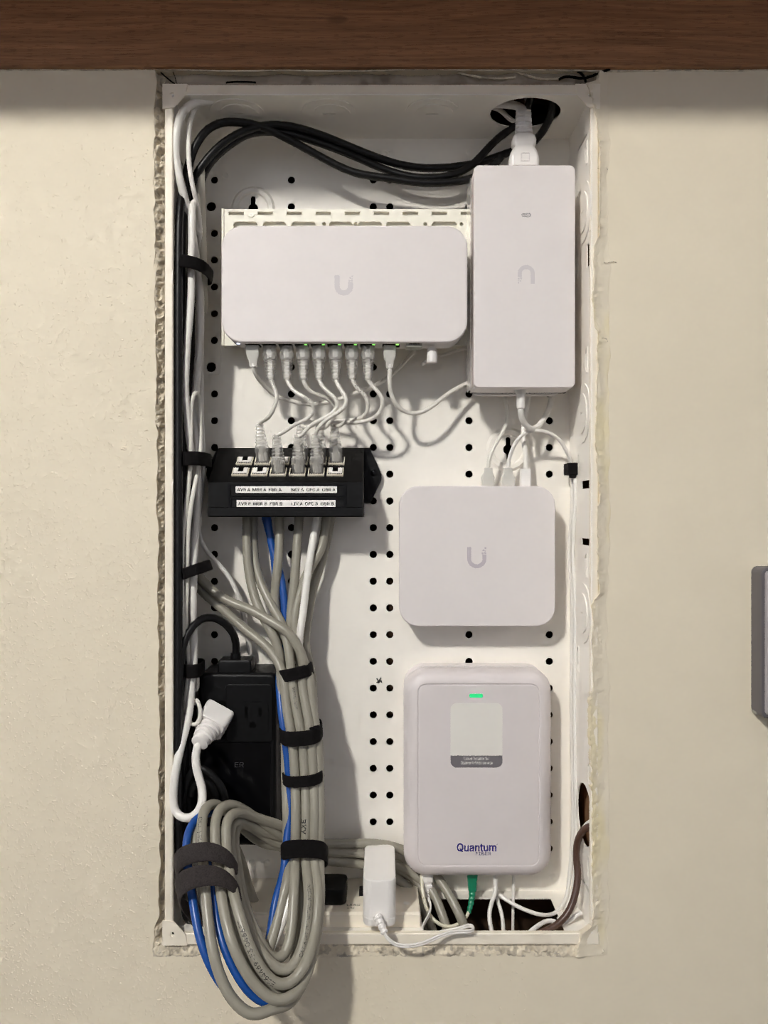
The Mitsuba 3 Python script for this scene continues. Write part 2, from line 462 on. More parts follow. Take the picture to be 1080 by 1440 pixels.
def rim_right(u, v):
    z = Z(1345) + v * (Z(100) - Z(1345))
    e = np.interp((720 - z / S(0)), [95, 115, 118, 150, 200, 330, 345, 420, 455, 470, 620, 640, 700, 740, 830, 850, 960, 985, 1060, 1090, 1190, 1300, 1312, 1345],
                  [842, 838, 824, 833, 842, 842, 834, 832, 834, 840, 836, 838, 842, 838, 842, 832, 832, 828, 829, 831, 832, 832, 815, 806])
    e = e + 5 * (nz(z, z * 0, 260, 11) - .5) + 3 * (nz(z, z * 0, 60, 21) - .5)
    px = e + u * (855 + 9 * (nz(z, z * 0, 70, 31) - .5) + 8 * (nz(z, z * 0, 18, 32) - .3) - e)
    x = X(px)
    y = YW - .0040 * np.clip(1 - u, 0, 1) ** 1.7 * (u > 0) + .0026 * (u <= 0) + (nz(x, z, 330, 12) - .5) * .0022 * (1 - u) + (nz(x, z, 70, 13) - .5) * .0026 * (1 - u) - .0002 * u
    y = np.where(u >= .999, YW + .0001, y)
    return np.stack([x, y, z], 1)
part('wall_front', 'filler_edge', hfield(26, 900, rim_right), M_FILL, True, label='cracked cream filler smeared over the right edge of the metal box')
for cx, cy, sl in ((858, 369, 0), (838, 320, -.6), (846, 236, .3), (846, 476, .5), (842, 812, .2)):
    part('wall_front', 'crack', cable([(cx - 9, cy - 9 * sl, YW - .0012), (cx - 3, cy + 1, YW - .0016), (cx + 2, cy - 1, YW - .0012), (cx + 9, cy + 9 * sl, YW - .0006)], .00022, 5), M_RAW)

# ------------------------------------------------------------------ the enclosure
enc = thing('media_enclosure', 'tall white metal wiring box set in the wall, holding the network gear', 'wiring box')
HR = 0.0034
cols = [-.1610, -.0880, -.0102, .0055, .0807, .1570]
holes = []
for ci, x in enumerate(cols):
    for k in range(-13, 13):
        if ci == 0 and k in (-12, -6): holes.append(Point(x - .003, -.0149 - .0254 * k).buffer(.0046, 10)); continue
        if k == 12 and ci != 5: continue
        holes.append(Point(x, -.0149 - .0254 * k).buffer(HR, 8))
def keyhole(x, z, s=1):
    return unary_union([Point(x, z).buffer(.0047, 8), sbox(x - .0022, z, x + .0022, z + .010), Point(x, z + .0095).buffer(.0022, 6), sbox(x - .0016, z - .009, x + .0016, z)])
KH = [(X(356, YB), Z(293, YB)), (X(714.5, YB), Z(632, YB))]
holes += [keyhole(*k) for k in KH]
plate = sbox(XL - .001, ZB - .001, XR + .001, ZT + .001).difference(unary_union(holes))
part(enc, 'back_plate', front(plate, YB, .0012), M_PANEL, False, label='white back plate with rows of round holes')
# pressed rings round the keyholes, the pressed strip at the left and rivet dimples
def lathe(prof, c, n=48):
    a = np.linspace(0, 2 * math.pi, n, endpoint=False)
    return loft([np.stack([c[0] + r * np.cos(a), np.full(n, y), c[1] + r * np.sin(a)], 1) for r, y in prof], False, False)
for kx, kz in KH:
    ringm = lathe([(.0135, YB - .0001), (.0150, YB - .0016), (.0185, YB - .0018), (.0205, YB - .0003), (.0212, YB + .0002)], (kx, kz))
    part(enc, 'pressed_ring', ringm, M_PANEL, 40)
strip = affinity.translate(Polygon(rr2(.0185, .158, .004)), -.1640, (Z(290, YB) + Z(530, YB)) / 2 + .0)
strip = strip.difference(unary_union([h.buffer(.0002) for h in holes]))
part(enc, 'pressed_strip', front(strip, YB - .0012, .0012), M_PANEL, False)
for px, py in ((410, 214), (540, 216), (550, 216), (660, 213), (777, 1233), (355, 1213), (376, 1213), (316, 247)):
    dm = trimesh.creation.icosphere(2, .0032); dm.apply_scale((1, .3, 1)); dm.apply_translation((X(px, YB), YB, Z(py, YB)))
    part(enc, 'dimple', dm, M_PANEL, True)
part(enc, 'nick', cat(*[tube(np.array([[X(533 + dx, YB), YB - .0003, Z(957 + dz, YB)], [X(533, YB), YB - .0006, Z(957, YB)], [X(533 + dx * .3, YB), YB - .0004, Z(957 + dz * .3, YB)], [X(533 - dz, YB), YB - .0003, Z(957 + dx, YB)]]), .0006, 5) for dx, dz in ((3, -4), (4, 1), (-3, 3))]), M_INK, label='small black nick between two rows of holes')

# right side: knockouts, lanced loops, slots
def yR(px): return XR / (px - 540) * F - D
def octo(y0, y1, z0, z1, c): return Polygon([(y0 + c, z0), (y1, z0), (y1, z1), (y0 + c, z1), (y0, z1 - c * 2), (y0, z0 + c * 2)][::1]) if False else Polygon([(y0, z0), (y1, z0 + c), (y1, z1 - c), (y0, z1)])
sub, rings_r = [], []
kos = [(.0245, .2635), (.0275, .0872), (.0255, -.0890)]
for ky, kz in kos:
    rings_r.append((ky, kz)); sub.append(sbox(ky - .0035, kz - .0009, ky + .0035, kz + .0009))
openko = (.0235, -.2660); sub.append(Point(*openko).buffer(.0265, 24))
sub.append(sbox(.0145, .3272, .045, .3294)); sub.append(sbox(.002, -.3275, .03, -.3250))
sub.append(sbox(.004, .2118, .0155, .2318))
sub.append(sbox(.0065, .0205, .0175 + .018, .0275).intersection(sbox(.0065, .0205, .0345, .0275)))
sub.append(sbox(.0065, -.0290, .0345, -.0232))
sub.append(sbox(.044, .040, .047, .052))
lances = [(.016, (199, 232)), (.049, (360, 394)), (.0155, (488, 525)), (.0165, (777, 812)), (.046, (908, 944)), (.006, (1070, 1105)), (.008, (1203, 1237))]
lpol = []
for ly, (p0, p1) in lances:
    z1, z0 = (720 - p0) * S(ly), (720 - p1) * S(ly)
    o = Polygon([(ly + .0045, z0 + .005), (ly + .0045, z1 - .005), (ly, z1), (ly - .004, z1), (ly - .004, z0), (ly, z0)])
    lpol.append(o); sub.append(o.buffer(-.0012))
wr = sbox(0, ZB, YB, ZT).difference(unary_union(sub))
part(enc, 'side_panel', side(wr, XR, .0012, 1), M_PANEL, False)
for ky, kz in rings_r:
    slot = sbox(ky - .0035, kz - .0009, ky + .0035, kz + .0009)
    d1 = Point(ky, kz).buffer(.0262, 32).difference(slot); d2 = Point(ky, kz).buffer(.0175, 32).difference(slot)
    part(enc, 'knockout', cat(side(d1, XR, .0010, -1), side(d2, XR - .0010, .0009, -1)), M_PANEL, False, label='round knockout with a small slot')
for o in lpol:
    part(enc, 'lanced_loop', side(o.difference(o.buffer(-.0012)), XR, .0007, -1), M_PANEL, False)
# left side
slotl = [sbox(.012, .31, .04, .3122).buffer(.0002), sbox(.008, -.33, .03, -.327)]
kl = [(.026, .20), (.026, 0.02), (.026, -.2)]
wl = sbox(0, ZB, YB, ZT).difference(unary_union(slotl + [sbox(a - .0035, b - .001, a + .0035, b + .001) for a, b in kl]))
part(enc, 'side_panel', side(wl, XL, .0012, -1), M_PANEL, False)
for a, b in kl:
    part(enc, 'knockout', side(Point(a, b).buffer(.0262, 32).difference(sbox(a - .0035, b - .001, a + .0035, b + .001)), XL, .0009, 1), M_PANEL, False)
# top with three knockouts and one opened
ko_t = [(-.1300, .029), (-.0485, .029), (.0425, .029)]
top_sub = [sbox(x - .0058, y - .0008, x + .0058, y + .0008) for x, y in ko_t] + [affinity.scale(Point(.1256, .0315).buffer(.027, 28), 1.15, 1.0)]
part(enc, 'top_panel', flat(sbox(XL - .001, 0, XR + .001, YB).difference(unary_union(top_sub)), ZT, .0012, 1), M_PANEL, False)
for x, y in ko_t:
    sl = sbox(x - .0058, y - .0008, x + .0058, y + .0008)
    part(enc, 'knockout', cat(flat(Point(x, y).buffer(.0240, 32).difference(sl), ZT, .0010, -1), flat(Point(x + .002, y).buffer(.0165, 32).difference(sl), ZT - .0010, .0007, -1)), M_PANEL, False)
# bottom with a rectangular opening
bot_hole = sbox(.033, .004, .1552, .0655)
part(enc, 'bottom_panel', flat(sbox(XL - .001, 0, XR + .001, YB).difference(bot_hole), ZB, .0012, -1), M_PANEL, False, label='bottom panel with a rectangular cable opening')
# flange and corner plates
fx0, fx1, fz0, fz1 = X(229.5), X(843), Z(1329), Z(118.5)
ix0, ix1, iz0, iz1 = XL + .001, XR - .0006, Z(1312.5), Z(133.5)
rail = lambda x0, x1, z0, z1: rbox(x0, x1, z0, z1, .0006, [(0.0003, .0006), (0, .0009)][::-1] + [(.0008, 0), (.004, 0)], 3)
for q in ((fx0 + .0012, ix0, fz0, fz1), (ix1, fx1 - .001, fz0, fz1)):
    part(enc, 'flange', rail(*q), M_FRAME, 25, label='vertical front rail of the box')
for q in ((fx0, fx1, iz1, fz1), (fx0, fx1, fz0, iz0)):
    part(enc, 'flange', cat(rail(*q), bx(q[0], q[1], .0035, .0055, q[2] + .0005, q[3] - .0005)), M_FRAME, 25, label='horizontal front rail of the box')
for sx, sz in ((0, 1), (1, 1), (0, 0), (1, 0)):
    xx, zz = (fx0, 1) if not sx else (fx1, -1), (fz1, -1) if sz else (fz0, 1)
    g = Polygon([(xx[0] + xx[1] * u * S(0), zz[0] + zz[1] * w * S(0)) for u, w in ((-.8, 0), (34, 0), (32, 15), (16, 33), (-.8, 35))])
    hx, hz = xx[0] + xx[1] * 13 * S(0), zz[0] + zz[1] * 15.5 * S(0)
    if (sx, sz) == (1, 0): continue
    k = part(enc, 'corner_plate', front(g.difference(Point(hx, hz).buffer(.0020, 12)), -.0008, .0012), M_FRAME, False)
    part(enc, 'corner_plate_hole', front(Point(hx, hz).buffer(.0021, 12), .0001, .0003), M_STEEL if (sx, sz) != (0, 0) else M_DARK, False)

# ------------------------------------------------------------------ switch and its bracket
brk = thing('mounting_bracket', 'white slotted mounting plate behind the wide network switch', 'bracket')
yb = .052
sl = []
for k in range(9):
    a = 321.5 + 40.8 * k
    sl.append(sbox(X(a, yb), Z(302.5, yb), X(a + 21.5, yb), Z(297.6, yb)))
bx0, bx1, bz0, bz1 = X(312, yb), X(672, yb), Z(486, yb), Z(294, yb)
small = [Point(X(663, yb), Z(330, yb)).buffer(.0028, 10), sbox(X(655, yb), Z(349, yb), X(668, yb), Z(340, yb)), Point(X(661, yb), Z(368, yb)).buffer(.003, 10)]
win = [(328, 362), (369.5, 402.5), (409.5, 444), (462.5, 496), (503, 537), (543, 577), (607, 643)]
wins = [Polygon([(X(a, yb), Z(330, yb)), (X(b, yb), Z(330, yb)), (X(b, yb), Z(315, yb)), (X(b - 3, yb), Z(311.5, yb)), (X(a + 3, yb), Z(311.5, yb)), (X(a, yb), Z(315, yb))]) for a, b in win]
dots = [Point(X(a, yb), Z(315, yb)).buffer(.0018, 8) for a in (455.5, 500, 598, 649)]
pl = sbox(bx0, bz0, bx1, bz1).difference(unary_union(sl + small + wins + dots))
part(brk, 'plate', cat(front(pl, yb, .002), bx(bx0, bx0 + .002, yb - .0015, yb + .012, bz0, bz1)), M_BRKT, False)
part(brk, 'inner_plate', front(sbox(X(318, yb), Z(332, yb), X(668, yb), Z(295, yb)), yb + .0042, .002), M_BRKT, False)
part(brk, 'spacer', cat(*[bx(x - .012, x + .012, .0450, yb + .001, .215 - h, .215 + h) for x, h in ((-.10, .02), (.04, .02))]), M_BRKT, False)
part(brk, 'standoff', cat(*[trimesh.creation.cylinder(.005, YB - yb - .002, transform=trimesh.transformations.concatenate_matrices(trimesh.transformations.translation_matrix((x, (YB + yb + .002) / 2, z)), trimesh.transformations.rotation_matrix(math.pi / 2, (1, 0, 0)))) for x in (-.125, .07) for z in (.255, .16)]), M_BRKT)
sc = trimesh.creation.cylinder(.0026, .0012, sections=20, transform=trimesh.transformations.concatenate_matrices(trimesh.transformations.translation_matrix((X(353.5, yb), yb - .0004, Z(302, yb))), trimesh.transformations.rotation_matrix(math.pi / 2, (1, 0, 0))))
part(brk, 'screw', sc, M_BRKT, 30)
part(brk, 'screw_socket', front(Point(X(353.5, yb), Z(302.3, yb)).buffer(.0007, 8), yb - .0012, .0003), M_STEEL, False)


def ulogo(cx, cy, w, y, rot=False, th=.26):
    """a U-shaped mark with small squares breaking off its right arm"""
    s = w * S(y)
    o = unary_union([Point(0, -.1).buffer(.5, 24).intersection(sbox(-1, -1, 1, -.1)), sbox(-.5, -.1, .5, .5)])
    i = unary_union([Point(0, -.1).buffer(.5 - th, 24).intersection(sbox(-1, -1, 1, -.1)), sbox(-.5 + th, -.1, .5 - th, .6)])
    u = o.difference(i).difference(sbox(.1, .12, .6, .6))
    sq = unary_union([sbox(a, b, a + e, b + e) for a, b, e in ((.25, .13, .11), (.39, .15, .10), (.30, .30, .09), (.41, .40, .09), (.41, .28, .06))])
    u = unary_union([u, sq])
    if rot: u = affinity.rotate(u, 180, origin=(0, 0))
    u = affinity.translate(affinity.scale(u, s, s, origin=(0, 0)), X(cx, y), Z(cy, y))
    return front(u, y - .00012, .0002)


sw = thing('network_switch', 'wide white network switch with a row of ports along its lower side', 'network switch')
ys0, ys1 = .0115, .0455
sx0, sx1, sz0, sz1 = X(311, ys0), X(657.5, ys0), Z(481.5, ys0), Z(317, ys0)
part(sw, 'lid', rbox(sx0, sx1, sz0, sz1, .0185, bevel(ys0, ys0 + .0075, .0016), 10), M_DEV, 35)
zb_ = Z(484.5, ys0 + .004)
body = rbox(sx0 + .0008, sx1 - .0008, sz0 + .0004, sz1 - .0008, .0175, [(ys0 + .0078, .0006), (ys0 + .0082, 0), (ys1 - .006, 0), (ys1, .004)], 10)
part(sw, 'case', body, M_DEVSIDE, 35)
part(sw, 'seam', rbox(sx0 + .001, sx1 - .001, sz0 + .001, sz1 - .001, .0175, [(ys0 + .0070, 0), (ys0 + .0082, 0)], 8), M_GUND, 35)
part(sw, 'logo', ulogo(483.5, 400, 26, ys0, th=.28), M_LOGO, False, label='pale U-shaped mark')
zsw = sz0 + .0004
ports = [(344, 366), (368, 388.5), (390.5, 411), (413.5, 433.5), (436, 457), (459, 480), (483, 503.5), (505.5, 527), (537, 563)]
yp = .0265
for a, b in ports:
    x0, x1 = X(a + .8, yp - .006), X(b - .8, yp - .006)
    pk = part(sw, 'port', bx(x0, x1, yp - .0075, yp + .006, zsw - .0006, zsw + .004), M_DARK, False)
    part(sw, 'port', bx(x0, x1, yp - .0085, yp - .0075, zsw - .0008, zsw + .003), M_TAB, False, label='port rim') if False else None
for a in (430, 455, 477.5, 500, 525.5, 559):
    e = bx(X(a - 2.2, .019), X(a + 2.0, .019), .0185, .0195, zsw - .0012, zsw - .0002)
    k = part(sw, 'port_light', e, M_GREEN, False, label='green port light')
    scene[k]['emitter'] = glow((.35, 1, .15), .9 if a < 559 else 1.6)
k = part(sw, 'status_light', bx(X(333, .018), X(337.5, .018), .0172, .0186, zsw - .0006, zsw + .0002), M_LABEL, False, label='small blue-white status light')
scene[k]['emitter'] = glow((.75, .9, 1.2), 2.5)
part(sw, 'cage', cat(bx(X(571, .018), X(594, .018), .0165, .031, zsw - .0032, zsw + .001), ), M_TAB, False, label='metal cage of the empty module slot')
part(sw, 'cage_mouth', cat(bx(X(575.5, .018), X(590, .018), .0160, .0168, zsw - .0012, zsw - .0002)), M_DARK, False)

# power inlet plug of the switch
dcp = thing('barrel_plug', 'stubby white right-angle power plug under the right end of the wide switch', 'plug')
pc = P(607.5, 500, .026)
dirv = np.array([0, 0, -1.0])
part(dcp, 'body', loft([ring(pc + np.array([0, 0, zz]), (1, 0, 0), (0, 1, 0), w, w, w / 2, 6) for zz, w in ((.0075, .0060), (.0040, .0088), (.0036, .0094), (-.0050, .0094), (-.0062, .0088))]), M_WHITE, 35)
part(dcp, 'cable', cable([(604, 507, .031), (599, 508, .036), (594, 512, .045), (620, 500, .066), (650, 491, .068), (672, 484, .066)], .0016, 10), M_CORD, True)

# ------------------------------------------------------------------ power adapter on the right with its cradle and cords
ad = thing('power_brick', 'tall white power brick mounted upright at the upper right of the box', 'power supply')
ya0, ya1 = .014, .047
ax0, ax1, az0, az1 = X(666.5, ya0), X(809, ya0), Z(545, ya0), Z(232, ya0)
part(ad, 'case', rbox(ax0, ax1, az0, az1, .0048, bevel(ya0, ya1, .0009), 7), M_DEV, 35)
part(ad, 'logo', ulogo(740, 387, 24, ya0, True, .24), M_LOGO, False, label='pale U-shaped mark, upside down')
bw = affinity.translate(Polygon(rr2(13 * S(ya0), 5.4 * S(ya0), 2.6 * S(ya0))), X(740, ya0), Z(302.5, ya0))
part(ad, 'badge', front(bw.difference(bw.buffer(-.00045)), ya0 - .0001, .0002), M_STRIP, False)
part(ad, 'badge_text', text_fit('210W', 735.5, 744.5, 301.2, 303.9, ya0 - .00005, True), M_STRIP, False)
part(ad, 'cradle', cat(rbox(X(659.5, .051), X(790, .051), Z(557, .051), Z(250, .051), .010, [(.0475, .0006), (.0481, 0), (.052, 0), (.0525, .0005)], 7)), M_WHITE, 35, label='shallow white cradle behind the brick')
part(ad, 'cradle_lip', cat(rbox(X(659.5, .044), X(661.8, .044), Z(545, .044), Z(503, .044), .0007, [(.034, .0003), (.0345, 0), (.049, 0)], 3)), M_WHITE, 30)
part(ad, 'cradle_foot', cat(rbox(X(664, .03), X(800, .03), Z(548.5, .03), Z(546, .03), .0007, [(.022, .0003), (.0225, 0), (.049, 0)], 3)), M_DEVSIDE, 30)
part(ad, 'side_guard', cat(bx(ax0 - .0028, ax0 - .0018, .018, .047, Z(548, .03), Z(258, .03)), bx(ax0 - .0018, ax0, .044, .047, Z(540, .03), Z(262, .03))), M_CLEAR, False, label='clear plastic guard along the left side')
part(ad, 'seam', bx(ax0 + .0012, ax1 - .0012, .0455, .0475, az0 - .0003, az0 + .002), M_GUND, False)
# thin post of the bracket standing in the gap between switch and brick
gapp = P(661, 440, .05)
part(ad, 'stand', cat(bx(X(658.5, .056), X(663.5, .056), .052, YB, Z(540, .056), Z(385, .056)), bx(X(700, .056), X(780, .056), .0525, YB, Z(470, .056), Z(330, .056))), M_DEVSIDE, False)
# output lead of the brick
ol = thing('output_lead', 'white output lead leaving the bottom of the tall power brick and looping back up', 'cable')
part(ol, 'plug', loft([ring(P(732.5, py, .030), (1, 0, 0), (0, 1, 0), w * S(.03), w * S(.03), w / 2 * S(.03), 6) for py, w in ((546, 20), (550, 19), (554, 12.5), (555, 12.3), (573, 12.0), (574.5, 10.5))]), M_WHITE, 35)
part(ol, 'cable', cable([(732.5, 573, .030), (733, 585, .032), (738, 596, .037), (748, 603, .043), (759, 597, .05), (768, 583, .056), (774, 567, .06), (777, 545, .062), (775, 520, .062)], .0026), M_CORD, True)

# power cord: connector into the top of the brick, along the top, down the left side, to the plug in the black strip
pcord = thing('power_cable', 'thick white power cord from the tall brick to the plug in the black power strip', 'cord')
yc = .031
prof = [(236, 41, 20), (226, 42, 21), (218, 39, 20), (212, 33, 19), (208.5, 29, 18), (207, 30, 19), (206, 33.5, 20), (198, 34, 20), (193.5, 31, 19), (190, 24, 17)]
part(pcord, 'connector', loft([ring(P(736.5, py, yc), (1, 0, 0), (0, 1, 0), w * S(yc), d * S(yc), 6 * S(yc), 5) for py, w, d in prof]), M_WHITE, 30, label='white appliance connector')
part(pcord, 'connector_mark', cat(front(affinity.translate(Polygon(rr2(12 * S(.023), 12 * S(.023), .0004)), X(739, .0235), Z(220, .0235)).difference(affinity.translate(Polygon(rr2(10.6 * S(.023), 10.6 * S(.023), .0004)), X(739, .0235), Z(220, .0235))), .0240, .0012)), M_DEVSIDE, False)
ribs = []
for k in range(18):
    py = 190 - k * 33 / 17
    rib = 1.0 if (k % 4) else .80
    if 150 > py: rib = 1
    ribs.append(ring(P(736.5 - .03 * k, py, yc), (1, 0, 0), (0, 1, 0), (23.5 - .14 * k) * S(yc) * rib, (16 - .12 * k) * S(yc) * rib, 4 * S(yc), 4))
part(pcord, 'strain_relief', cat(loft(ribs), bx(X(735.3, yc), X(737.7, yc), yc - .0052, yc, Z(189, yc), Z(158, yc))), M_WHITE, 25)
cordc = curve([(736, 160, yc), (733, 152, yc), (722, 148, yc), (700, 146, .030), (640, 145, .028), (560, 141, .024), (480, 143, .022), (420, 141, .021), (360, 136, .018), (300, 140, .013), (262, 152, .007), (249, 185, .004), (248, 225, .005),
               (258, 273, .011), (268, 315, .026), (276, 370, .036), (281, 430, .034), (281, 475, .034), (277, 525, .036), (274, 570, .034), (276, 624, .027), (277, 657, .026), (278, 695, .028), (275, 745, .026), (272, 790, .020), (271.5, 823, .018), (271, 857, .019), (272, 890, .023), (272, 932, .022), (270, 955, .019), (266, 1000, .014), (255, 1047, .006), (247, 1085, .002), (244, 1120, .002), (248, 1142, .001), (260, 1150, -.002), (275, 1145, -.004), (284, 1127, -.002), (283, 1105, .002), (276.5, 1080, .004), (276, 1058, .006), (282, 1042, .008)])
part(pcord, 'cable', tube(cordc, .0036, 14), M_CORD, True)
# wall plug in the black strip, pointing left-down and out
pa, pb = P(305, 1006, .034), P(281, 1044, .006)
ax = (pb - pa) / np.linalg.norm(pb - pa)
U = np.cross(ax, (0, 1, 0)); U /= np.linalg.norm(U); V = np.cross(ax, U)
pos = lambda f: pa + (pb - pa) * f
part(pcord, 'plug', loft([ring(pos(f), U, V, w, h, r, 5) for f, w, h, r in ((-.08, .026, .024, .003), (-.02, .027, .025, .004), (.42, .0265, .0235, .004), (.47, .024, .022, .005))]), M_WHITE, 30, label='white three-pin plug')
part(pcord, 'plug_collar', loft([ring(pos(f), U, V, w, w, w / 2, 6) for f, w in ((.44, .019), (.48, .0215), (.57, .0215), (.59, .0165), (.62, .0165), (.635, .0195), (.70, .0195), (.715, .015), (.745, .015), (.76, .0178), (.83, .0175), (.85, .0135), (.88, .0135), (.90, .0155), (1.02, .0150), (1.05, .011))]), M_WHITE, 30)

# ------------------------------------------------------------------ gateway box in the middle
gw = thing('network_gateway', 'squarish white gateway box with grey U mark, above the fibre terminal', 'network gateway')
yg0, yg1 = .0445, .0745
gx0, gx1, gz0, gz1 = X(561.5, yg0), X(781, yg0), Z(881, yg0), Z(683.5, yg0)
part(gw, 'lid', rbox(gx0, gx1, gz0, gz1, .0175, bevel(yg0, yg0 + .024, .0011), 10), M_DEV, 35)
part(gw, 'base', rbox(gx0 + .0008, gx1 - .0008, gz0 + .0008, gz1 - .0008, .017, [(yg0 + .0235, 0), (yg1 - .002, 0), (yg1, .002)], 10), M_DEVSIDE, 35)
part(gw, 'logo', ulogo(670.5, 783, 27, yg0, th=.21), M_LOGOD, False, label='grey U-shaped mark')
part(gw, 'foot', cat(*[bx(x - .006, x + .006, yg1 - .0005, YB, z - .006, z + .006) for x in (gx0 + .03, gx1 - .03) for z in (gz0 + .03, gz1 - .03)]), M_DEVSIDE, False)

# ------------------------------------------------------------------ fibre terminal
ont = thing('fiber_terminal', 'white fibre terminal with green light and dark blue lettering, at the lower right', 'fibre terminal')
yo0, yo1 = .0400, .0795
ox0, ox1, oz0, oz1 = X(568, yo0 + .009), X(775, yo0 + .009), Z(1230.5, yo0 + .009), Z(940, yo0 + .009)
part(ont, 'shell', rbox(ox0, ox1, oz0, oz1, .0205, [(yo0 + .0012, .0128), (yo0 + .0002, .0122), (yo0, .0112), (yo0 + .0006, .0085), (yo0 + .002, .0055), (yo0 + .0045, .0025), (yo0 + .0075, .0007), (yo0 + .0105, 0), (yo0 + .0135, 0), (yo0 + .0138, .0006)], 12), M_ONT, 40)
part(ont, 'front_panel', rbox(ox0 + .0118, ox1 - .0118, oz0 + .0118, oz1 - .0125, .0085, [(yo0 + .0004, .0022), (yo0 + .0008, .0006), (yo0 + .0014, 0), (yo0 + .004, 0)], 9), M_ONT, 40, label='sunk flat front panel')
part(ont, 'back_shell', rbox(ox0 + .0004, ox1 - .0004, oz0 + .0004, oz1 - .0002, .0203, [(yo0 + .0138, .0020), (yo0 + .0236, .0020), (yo0 + .0240, .0004), (yo0 + .0244, 0), (yo1 - .002, 0), (yo1, .002)], 12), M_ONT, 40)
zt = oz1 - .0004
nv = int((ox1 - ox0 - .041) / .00175)
for k in range(nv + 1):
    x = ox0 + .0205 + (ox1 - ox0 - .041) * k / nv
    part(ont, 'vent_rib', bx(x - .0005, x + .0005, yo0 + .0136, yo0 + .0242, zt - .0022, zt - .0002), M_DEVSIDE, False)
for cx, aa in ((ox0 + .0205, range(4, 76, 5)), (ox1 - .0205, range(-40, 0, 5))):
    for a in aa:
        m = bx(-.0005, .0005, yo0 + .0136, yo0 + .0242, .0181, .0199); m.apply_transform(trimesh.transformations.rotation_matrix(math.radians(-a), (0, 1, 0))); m.apply_translation((cx, 0, oz1 - .0205))
        part(ont, 'vent_rib', m, M_DEVSIDE, False)
yf = yo0 + .0004
k = part(ont, 'status_light', front(affinity.translate(Polygon(rr2(19 * S(yf), 5.2 * S(yf), .0012)), X(669.5, yf), Z(978.3, yf)), yf - .0003, .0006), M_LEDG, False, label='glowing green status light')
scene[k]['emitter'] = glow((.035, .80, .27), .85)
lab = affinity.translate(Polygon(rr2(73 * S(yf), 90.5 * S(yf), .0055, 8)), X(670, yf), Z(1034, yf))
cutz = Z(1062.5, yf)
part(ont, 'sticker', front(lab.intersection(sbox(-1, cutz, 1, 1)), yf - .00025, .0004), M_STICK, False, label='blank pale sticker')
part(ont, 'sticker_footer', front(lab.intersection(sbox(-1, -1, 1, cutz)), yf - .00025, .0004), M_STRIP, False, label='grey strip with white lettering')
part(ont, 'sticker_text', cat(text_fit('Leave in place for', 652.5, 688, 1064.4, 1069.6, yf - .00027), text_fit('Quantum Fiber service', 648, 693, 1070.3, 1075.2, yf - .00027)), M_LABEL, False)
part(ont, 'brand_text', text_fit('Quantum', 642.5, 698, 1185.8, 1198.2, yf - .0001, bold=True), M_NAVY, False, label='dark blue word')
part(ont, 'brand_text', cat(text_fit('FIBER', 669, 690.5, 1198.2, 1202.6, yf - .0001), front(Point(X(698.8, yf), Z(1187, yf)).buffer(.0004, 6), yf - .0002, .0002)), M_SLATE, False, label='small slate word')

# ------------------------------------------------------------------ patch panel
pp = thing('patch_bay', 'black twelve-port patch panel with two white label strips, left of the middle', 'patch panel')
A_ = np.array([.074, Z(630, .074)]); yfp = .027; B_ = np.array([yfp + .001, Z(676.5, yfp)])
zbt = Z(713, yfp); zlp = Z(727, .0255)
xp0, xp1 = -.1555, -.0186
profile = [(YB, A_[1]), (A_[0], A_[1]), (B_[0], B_[1]), (yfp, B_[1] - .0012), (yfp, zbt), (.0255, zbt - .0008), (.0255, zlp + .001), (.0262, zlp), (YB, zlp)]
part(pp, 'case', loft([np.array([[x, a, b] for a, b in profile]) for x in (xp0, xp1)]), M_BLKPL, 25)
fd = (B_ - A_) / np.linalg.norm(B_ - A_); fn = np.array([fd[1], -fd[0]])
if fn[1] < 0: fn = -fn
FN = np.array([0, fn[0], fn[1]]); FD = np.array([0, fd[0], fd[1]])
def on_face(px, py):
    """point of the sloping face seen at the pixel"""
    lo, hi = 0.0, 1.0
    for _ in range(40):
        m = (lo + hi) / 2; q = A_ + (B_ - A_) * m
        if 720 - q[1] / S(q[0]) < py: lo = m
        else: hi = m
    q = A_ + (B_ - A_) * lo
    return np.array([X(px, q[0]), q[0], q[1]])
for pts in (((511, 630), (520, 630), (536.5, 667), (536, 676), (521, 707), (514, 708), (500, 690), (500, 640)), ((306, 630), (290.5, 661), (290, 668), (295, 684), (310, 690), (320, 640))):
    g = Polygon([(X(a, .074), Z(b, .074)) for a, b in pts])
    part(pp, 'ear', cat(front(g, .0735, .0065), front(g.buffer(-.003), .0725, .002)), M_BLKPL, False, label='mounting ear')
part(pp, 'ear_screw', trimesh.Trimesh(**dict(zip(('vertices', 'faces'), (lambda m: (m.vertices * [1, .5, 1] + [X(526, .072), .0722, Z(665, .072)], m.faces))(trimesh.creation.icosphere(2, .0032))))), M_GLOSS, True)
for (a, b, p0, p1, q0, q1) in ((320, 487, 681, 698, 331, 474), (321, 487, 700.5, 717 - 2, 332.5, 472.5)):
    part(pp, 'label_holder', cat(bx(X(a, yfp), X(b, yfp), yfp - .0012, yfp + .001, Z(p1, yfp), Z(p1 - 1.6, yfp)), bx(X(a, yfp), X(b, yfp), yfp - .0012, yfp + .001, Z(p0 + 1.2, yfp), Z(p0, yfp)), bx(X(a, yfp), X(a + 4, yfp), yfp - .0012, yfp + .001, Z(p1, yfp), Z(p0, yfp)), bx(X(b - 4, yfp), X(b, yfp), yfp - .0012, yfp + .001, Z(p1, yfp), Z(p0, yfp))), M_GLOSS, False)
